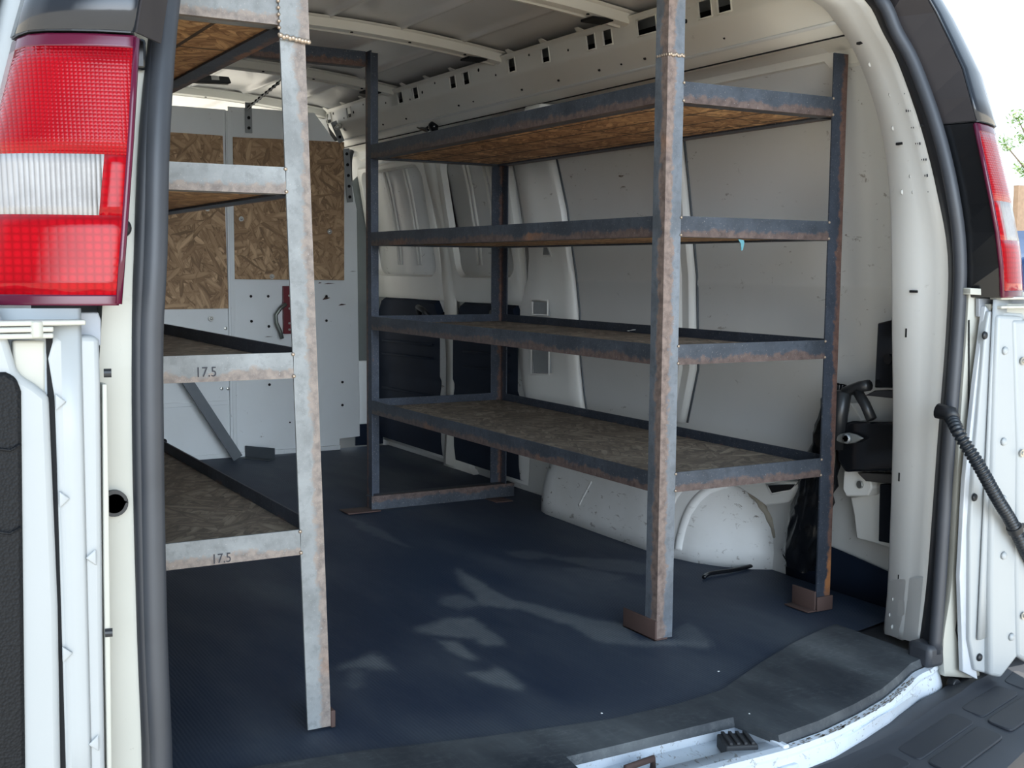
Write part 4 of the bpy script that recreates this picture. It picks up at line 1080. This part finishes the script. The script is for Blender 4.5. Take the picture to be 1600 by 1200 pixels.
# ------------------------------------------------------------------ racks
def angle(mb, p0, p1, A, B, w_, t=.004, w2=None):
    p0 = Vector(p0); p1 = Vector(p1); A = Vector(A); B = Vector(B); w2 = w2 or w_
    sec = [(0,0,0,0),(w_,0,1,0),(w_,t,1,1),(t,t,.1,1),(t,w2,1,1),(0,w2,1,1)]
    pts = [A*a+B*b for a, b, _, _ in sec]; Ln = (p1-p0).length
    va = [(0,1),(1,1),(1,.1),(.1,1),(1,1),(1,0)]
    for i in range(6):
        j = (i+1) % 6; v0, v1 = va[i]
        mb.add([p0+pts[i], p0+pts[j], p1+pts[j], p1+pts[i]], [(0,1,2,3)], [[(0,v0),(0,v1),(Ln,v1),(Ln,v0)]])
    for P in (p0, p1):
        q = [P+x for x in pts]
        mb.add(q, [(0,1,2,3),(0,3,4,5)], [[(0,.9)]*4]*2)
    return mb
WL = .0444; HB = .0454; T = .0045
def rack(name, label, ox, oy, LEN, CUT, zs, ztops, mats, lean=(0,0), group='steel shelving racks'):
    """origin = outer aisle/rear corner; +x towards sgn"""
    root = empty(name, (ox[0], oy, 0), label, 'shelving rack', group)
    sgn = ox[1]; X = lambda x: ox[0]+sgn*x
    W = CUT+2*WL; mA, mD, mC, mI = mats; ps = []
    def sh(p): return Vector((p[0]+lean[0]*p[2], p[1]+lean[1]*p[2], p[2]))
    posts = [((0,0),(1,0),(0,1),ztops[0],mA),((W,0),(-1,0),(0,1),ztops[1],mD),((0,LEN),(1,0),(0,-1),ztops[2],mD),((W,LEN),(-1,0),(0,-1),ztops[3],mD)]
    for (x, y), a, b, zt, mt in posts:
        mb = MB(); angle(mb, sh((X(x), oy+y, .003)), sh((X(x), oy+y, zt)), (sgn*a[0],a[1],0), (sgn*b[0],b[1],0), WL, T)
        ps.append(mb.build('post', mt, bevel=.0008, seg=1))
    for k, z in enumerate(zs):
        zb = z-HB
        for y, dy in ((0,1),(LEN,-1)):
            mb = MB(); angle(mb, sh((X(WL), oy+y, zb)), sh((X(W-WL), oy+y, zb)), (0,0,1), (0,dy,0), HB, T)
            ps.append(mb.build('crossbar', mC if dy > 0 else mD, bevel=.0008, seg=1))
        for x, dx in ((0,1),(W,-1)):
            mb = MB(); angle(mb, sh((X(x), oy+WL, zb)), sh((X(x), oy+LEN-WL, zb)), (0,0,1), (sgn*dx,0,0), HB, T)
            ps.append(mb.build('rail', mats[1] if x else mats[3], bevel=.0008, seg=1))
        mb = MB(); q = sh((0,0,zb)); th = .015
        mb.box((X(T+.001)+q.x, oy+T+.001+q.y, zb+T), (X(W-T-.001)+q.x, oy+LEN-T-.001+q.y, zb+T+th))
        bd = mb.build('shelf_board', [M_osb_under, M_osb_plain, M_osb_dirty, M_osb_dirty][k]); ps.append(bd)
        # weld beads at the four corners
        mb = MB()
        for x, y in ((WL,0),(W-WL,0)):
            for zz in (zb+.004, z-.003):
                p = sh((X(x), oy-.001, zz)); mb.dome(p, (0,-1,0), .0035, .003, 8)
        ps.append(mb.build('weld', M_weld, smooth=True))
    return root, ps, X, W, sh
LEN = 1.683; CUT = .4445
root, ps, X, W_, sh = rack('steel_rack', 'rust-streaked steel shelving rack, its dark tone meant as shade, standing against the right wall', (0,1), 0.0, LEN, CUT, [1.249,.957,.672,.383],
                       [1.56,1.352,1.56,1.30], (M_steelA, M_steelRd, M_steelR, M_steelR))
# foot clips, base tie and splice welds
mb = MB(); mb.box((-.005,-.002,0),(0,.125,.046)); mb.box((-.005,-.002,0),(.03,.125,.004)); f1 = mb.build('foot_clip', M_rust, bevel=.001)
mb = MB(); mb.box((W_-WL-.001,-.005,.0),(W_+.006,-.0005,.036)); mb.box((W_-WL-.030,-.003,0),(W_-WL-.001,.08,.004)); mb.box((W_-WL-.006,.0,0),(W_-WL-.001,.08,.05)); f2 = mb.build('foot_clip', M_rust, bevel=.001)
mb = MB(); angle(mb, (-.004, LEN-.05, .05), (W_+.03, LEN-.05, .05), (0,0,-1), (0,1,0), .048, .005); f3 = mb.build('base_tie', M_steelR, bevel=.001)
mb = MB(); mb.box((-.10,LEN-.075,0),(.02,LEN+.01,.004)); mb.box((W_-.09,LEN-.13,0),(W_-.02,LEN-.02,.003)); f4 = mb.build('foot_plate', M_rust, bevel=.001)
mb = MB()
for k in range(9): mb.dome((.003+.0048*k, -.001, 1.303+.0015*math.sin(k*2)), (0,-1,0), .0042, .003, 8)
for k in range(5): mb.dome((-.001, .005+.008*k, 1.303), (-1,0,0), .0035, .0015, 8)
f5 = mb.build('splice_weld', M_weld, smooth=True)
adopt(root, *ps, f1, f2, f3, f4, f5)

OX = -.831; OY = -.127; LEANX = -.031
rootL, psL, XL, W2, shL = rack('steel_rack', 'steel shelving rack on the left, its pale tone meant as light, nearest the camera, with marker numbers on its crossbars', (OX,-1), OY, 1.55, .318, [1.292,1.009,.690,.374],
                       [1.56,1.33,1.56,1.33], (M_steelL, M_steelRd, M_steelL, M_steelRd), lean=(LEANX, 0))
mb = MB(); mb.box((OX-.001,OY-.003,0),(OX+.008,OY+.10,.032)); g1 = mb.build('foot_clip', M_rust, bevel=.002)
mb = MB(); angle(mb, (OX+.006+LEANX*1.222,OY-.006,1.222), (OX+.006+LEANX*1.56,OY-.006,1.56), (-1,0,0), (0,1,0), .052, .005); g2 = mb.build('post_extension', M_steelL, bevel=.001)
mb = MB()
for k in range(10): mb.dome((OX+LEANX*1.222+.004-.0055*k, OY-.006, 1.222+.001*math.sin(k*3)+.0006*k), (0,-1,-.3), .0048, .004, 8)
for k in range(24): mb.dome((OX+LEANX*(1.23+.011*k)-.047, OY-.005, 1.23+.011*k), (-.6,-1,0), .0035, .004, 8)
g3 = mb.build('splice_weld', M_weld, smooth=True)
# diagonal brace near the bulkhead
b0 = ony(243,520,YB-.06); b1 = ony(372,716,YB-.10)
def text_mesh(s, size, loc, rot, mat, name, sc=(1,1,1)):
    cu = bpy.data.curves.new(name, 'FONT'); cu.body = s; cu.size = size; cu.extrude = .0002; cu.align_x = 'CENTER'; cu.align_y = 'CENTER'
    t = bpy.data.objects.new(name+'_c', cu); C.objects.link(t); bpy.context.view_layer.update()
    me = bpy.data.meshes.new_from_object(t.evaluated_get(bpy.context.evaluated_depsgraph_get())); bpy.data.objects.remove(t)
    me.transform(Matrix.Diagonal((*sc, 1))); me.transform(rot.to_4x4()); me.transform(Matrix.Translation(loc))
    o = bpy.data.objects.new(name, me); C.objects.link(o); me.materials.clear(); me.materials.append(mat); return o
rot = Matrix.Rotation(math.pi/2, 3, 'X')
p = ony(322,582,OY-.0012); t1 = text_mesh('17.5', .024, p, rot, M_ink, 'marker_writing', (.9,1,1))
p = ony(346,873,OY-.0012); t2 = text_mesh('17.5', .024, p, rot, M_ink, 'marker_writing', (.85,1,1))
adopt(rootL, *psL, g1, g2, g3, t1, t2)
mb = MB(); mb.obox(b0, b1, .045, .006, (0,1,0)); br = mb.build('steel_brace', M_dsteel, bevel=.001); tag(br, 'dark flat steel diagonal brace leaning in front of the bulkhead, foot on the mat', 'brace')
# tie bar across the aisle
mb = MB(); angle(mb, (OX-.05, LEN-.004, 1.512), (.0, LEN-.004, 1.512), (0,0,1), (0,1,0), .05, .004); tb = mb.build('tie_bar', M_steelRd, bevel=.001); tag(tb, 'dark steel tie bar spanning the aisle under the roof between the two racks', 'bar')

# ------------------------------------------------------------------ rear right corner: jack, bracket, bag, cords
jk = empty('scissor_jack', onx(1375,720,.60), 'black jack and tool bundle clamped in the right rear corner behind the rack', 'jack')
jp = []
def pb(px, X0, dx, name, mat, bevel=.003):
    P = [onx(a, b, X0) for a, b in px]; mb = MB(); mb.prism(P, (dx,0,0)); o = mb.build(name, mat, bevel=bevel); jp.append(o); return o
pb([(1371,505),(1392,500),(1396,455),(1404,460),(1404,606),(1366,606)], .585, .05, 'jack_body', M_blkgl)
pb([(1366,610),(1410,612),(1410,624),(1350,618)], .575, .05, 'jack_plate', simple('worn_black_steel', (.05,.05,.055), .4, .3))
pb([(1306,664),(1330,658),(1410,660),(1410,735),(1320,738),(1308,720)], .565, .05, 'clamp_band', M_blkgl, .006)
pb([(1338,738),(1410,742),(1410,758),(1352,752)], .575, .04, 'lower_plate', simple('worn_steel_plate', (.07,.065,.06), .45, .3))
pb([(1374,756),(1396,756),(1394,850),(1372,846)], .59, .04, 'jack_foot', M_blkgl)
mb = MB(); mb.cyl(onx(1388,561,.583), (-1,0,0), .012, .004, 18); jp.append(mb.build('round_hole', M_hole))
mb = MB(); q = [onx(1308,640,.575), onx(1322,612,.57), onx(1345,604,.568), onx(1358,602,.57)]; mb.tube(q, .014, 10); q = [onx(1340,612,.565), onx(1352,632,.563), onx(1362,655,.563)]; mb.tube(q, .013, 10)
mb.tube([onx(1318,612,.56), onx(1312,650,.56), onx(1308,700,.565)], .02, 10); jp.append(mb.build('jack_screw', simple('dull_black_iron', (.035,.037,.04), .35, .4), smooth=True))
mb = MB(); c = onx(1324,685,.545)
P = [onx(a, b, .548) for a, b in [(1300,685),(1312,678),(1324,676),(1336,679),(1347,685),(1334,692),(1322,694),(1310,691)]]; mb.prism(P, (.010,0,0)); wg = mb.build('wing_nut', simple('weathered_zinc', (.30,.31,.30), .45, .5), bevel=.003); jp.append(wg)
mb = MB(); mb.tube([c+Vector((.002,0,0)), c+Vector((-.006,0,0)), c+Vector((-.006,0,0)), c+Vector((0,0,0))], [.012,.012,.008,.007], 16); o = mb.build('nut_boss', M_zinc2, smooth=True); jp.append(o)
adopt(jk, *jp); jp = []
jb = empty('jack_mount', onx(1345,800,.62), 'white stamped steel mount bolted to the wall below the jack', 'bracket')
pb([(1318,735),(1356,735),(1362,762),(1356,775),(1322,776),(1316,765)], .60, .06, 'upper_plate', M_white, .004)
pb([(1328,776),(1378,770),(1384,840),(1410,852),(1410,862),(1362,848),(1338,842),(1334,805)], .635, .03, 'lower_plate', M_white, .004)
pb([(1318,630),(1330,630),(1352,665),(1316,665)], .62, .04, 'back_plate', M_white, .003)
mb = MB(); mb.cyl(onx(1345,757,.598), (-1,0,0), .010, .006, 8); jp.append(mb.build('mount_bolt', M_zinc, bevel=.001)); adopt(jb, *jp)
# black plastic sheet bundle
bgp = [(1262,765),(1285,690),(1300,600),(1318,592),(1312,650),(1302,760),(1296,860),(1270,900),(1222,905),(1215,890),(1232,850)]
mb = MB(); rows_ = []
cl = [(1306,600,.035),(1300,650,.04),(1288,710,.05),(1276,770,.06),(1264,820,.06),(1252,860,.07),(1250,888,.05)]
for a, b, rdx in cl:
    c = onx(a, b, .60); row = []
    for k in range(20):
        an = 2*math.pi*k/20; rr = rdx*(1+.22*noise.noise(Vector((a*.05+math.cos(an)*2, b*.03, math.sin(an)*2))))
        row.append((c.x+.55*rr*math.cos(an), c.y+rr*math.sin(an), max(c.z, .03)))
    rows_.append(row)
mb.grid(rows_, True); bagp = mb.build('black_plastic_sheet', M_blkgl, smooth=True)
md = bagp.modifiers.new('sub', 'SUBSURF'); md.levels = 2; md.render_levels = 2
tx = bpy.data.textures.new('wrinkle', 'CLOUDS'); tx.noise_scale = .03; md = bagp.modifiers.new('d', 'DISPLACE'); md.texture = tx; md.strength = .03; md.texture_coords = 'GLOBAL'
tag(bagp, 'crumpled glossy black plastic sheet hanging to the floor behind the rear right post', 'plastic sheet')
def floorcurve(pts, r, mat, name, label, cat):
    mb = MB(); P = smooth_pts([onz(a, b, z) for a, b, z in pts], 6); mb.tube(P, r, 8); o = mb.build(name, mat, smooth=True); return tag(o, label, cat)
floorcurve([(1100,902,.006),(1110,896,.008),(1150,890,.008),(1190,880,.010),(1228,870,.012)], .006, M_blkgl, 'floor_cable', 'black cable lying on the mat in front of the wheel well', 'cable')
floorcurve([(1300,868,.02),(1330,862,.04),(1350,880,.02),(1362,905,.008),(1366,920,.008)], .004, M_blk, 'looped_cord', 'thin black cord looped on the floor in the rear right corner', 'cord')

# small litter
def scrap(p, s, mat, label, name='paper_scrap', cat='scrap', n=(0,0,1)):
    mb = MB(); a = random.uniform(0, 6); P = []
    for k in range(6):
        rr = s*random.uniform(.5,1.1); P.append(Vector(p)+Vector((math.cos(a+k)*rr, math.sin(a+k)*rr*.8, random.uniform(0,.5)*s)))
    mb.prism(P, (0,0,.001)); tag(mb.build(name, mat), label, cat)
zb = .672-HB+T+.015
scrap(onz(986,518,zb+.004), .015, M_paper, 'white paper scrap on the second lowest shelf, left of the near post')
scrap(onz(1062,519,zb+.004), .012, M_paper, 'white paper scrap on the second lowest shelf just right of the near post')
for a, b, s, lb in [(1171,1116,.003,'tiny white crumb on the rubber near the rear latch recess'),(940,1115,.003,'tiny white crumb on the mat near the rear edge, middle'),(1123,1050,.003,'tiny white crumb on the mat below the near post foot')]:
    scrap(onz(a, b, .006), s, M_paper, lb, 'crumb', 'crumb')
mb = MB(); q = ony(1158,378,-.006); mb.prism([q+Vector(v) for v in [(-.010,0,.006),(.006,0,.004),(.008,0,-.002),(.004,0,-.018),(0,0,-.020),(-.002,0,-.004)]], (0,-.002,0))
tag(mb.build('tape_scrap', M_tape), 'small torn teal tape scrap under the second shelf crossbar of the right rack', 'tape')

# ------------------------------------------------------------------ outside
GZ = -.70
m_, nt, b_ = newmat('pale_concrete'); v = objc(nt); nt.links.new(mixc(nt, ramp(nt, noi(nt, v, 1.5, 8, .7), [(.3, g(0)), (.7, g(1))]), (.60,.55,.46), (.50,.46,.39)), b_.inputs['Base Color']); b_.inputs['Roughness'].default_value = .9; bump(nt, b_, noi(nt, v, 60, 5), .4, .004)
mb = MB(); mb.add([(-40,-40,GZ),(60,-40,GZ),(60,60,GZ),(-40,60,GZ)], [(0,1,2,3)]); tag(mb.build('ground', m_), 'sunlit pale concrete ground outside the van', kind='structure')
# building at far right
mb = MB(); q = ony(1596,0,26); mb.box((q.x-.1,26,GZ),(q.x+14,26.4,9)); bl = mb.build('building', simple('pale_stucco', (.75,.78,.78), .8)); tag(bl, 'pale stucco building far behind at the right edge', 'building')
q0 = ony(1588,352,25.9); mb = MB(); mb.box((q0.x-.1,25.8,GZ),(q0.x+8,26,q0.z+1.4)); o = mb.build('tan_wall_base', simple('tan_brick', (.45,.30,.20), .9)); adopt(bl, o)
# car
cq = ony(1583,352,10); cr0 = empty('car', (cq.x+2,10.9,GZ), 'dark blue parked car partly visible at the right edge', 'car'); cps = []
x0 = cq.x; 
def carrow(y):
    return [(x0,y,GZ+.35),(x0+.02,y,cq.z-.62),(x0+.35,y,cq.z-.48),(x0+1.1,y,cq.z-.40),(x0+1.7,y,cq.z-.02),(x0+3.1,y,cq.z),(x0+3.8,y,cq.z-.42),(x0+4.5,y,cq.z-.5),(x0+4.5,y,GZ+.35)]
mb = MB(); A = carrow(10); B = carrow(11.7); n_ = len(A); mb.add(A+B, [tuple(range(n_)), tuple(range(n_, 2*n_))]+[(i,(i+1)%n_,n_+(i+1)%n_,n_+i) for i in range(n_)])
cps.append(mb.build('car_body', simple('navy_car_paint', (.02,.05,.14), .15), bevel=.08, seg=4))
mb = MB(); mb.prism([(x0+1.2,9.98,cq.z-.40),(x0+1.75,9.98,cq.z-.07),(x0+3.05,9.98,cq.z-.06),(x0+3.6,9.98,cq.z-.42)], (0,.05,0)); cps.append(mb.build('side_window', M_blkgl))
for wxx in (.85,3.6):
    mb = MB(); mb.cyl((x0+wxx,9.95,GZ+.33), (0,1,0), .33, .25, 28); t_ = mb.build('wheel', M_rubber, bevel=.03); cps.append(t_)
adopt(cr0, *cps)
# tree
tq = ony(1620,230,15); trr = empty('tree', (tq.x+1.2,15,GZ), 'green leafy tree at the right edge beyond the tail light', 'tree')
M_leaf = simple('leaf_green', (.16,.30,.05), .6); M_bark = simple('bark', (.20,.15,.10), .9)
mb = MB(); mb.tube([(tq.x+1.2,15,GZ),(tq.x+1.15,15,1.2),(tq.x+1.0,15,2.2),(tq.x+.7,15,3.0)], [.13,.10,.07,.04], 10)
ends = [ony(1590,185,15), ony(1570,225,15), ony(1598,265,15), ony(1640,180,15), ony(1650,300,15), ony(1600,215,15.3), ony(1700,120,15), ony(1680,220,15)]
for e in ends: mb.tube([(tq.x+1.05,15,1.9), (Vector((tq.x+1.05,15,1.9))+e)/2+Vector((0,0,.1)), e], [.04,.025,.01], 6)
t1_ = mb.build('trunk', M_bark, smooth=True)
mb = MB()
for e in ends:
    rr = .22 if e.x < tq.x+.1 else .45
    for k in range(150 if rr < .3 else 260):
        d = Vector((random.gauss(0,1), random.gauss(0,1), random.gauss(0,1))).normalized()*rr*random.random()**.5
        c = e+d; u = Vector((random.gauss(0,1), random.gauss(0,1), random.gauss(0,1))).normalized(); vv = u.orthogonal().normalized(); s = random.uniform(.03,.06)
        mb.add([c-u*s, c+vv*s*.4, c+u*s, c-vv*s*.4], [(0,1,2,3)])
t2_ = mb.build('foliage', M_leaf); adopt(trr, t1_, t2_)
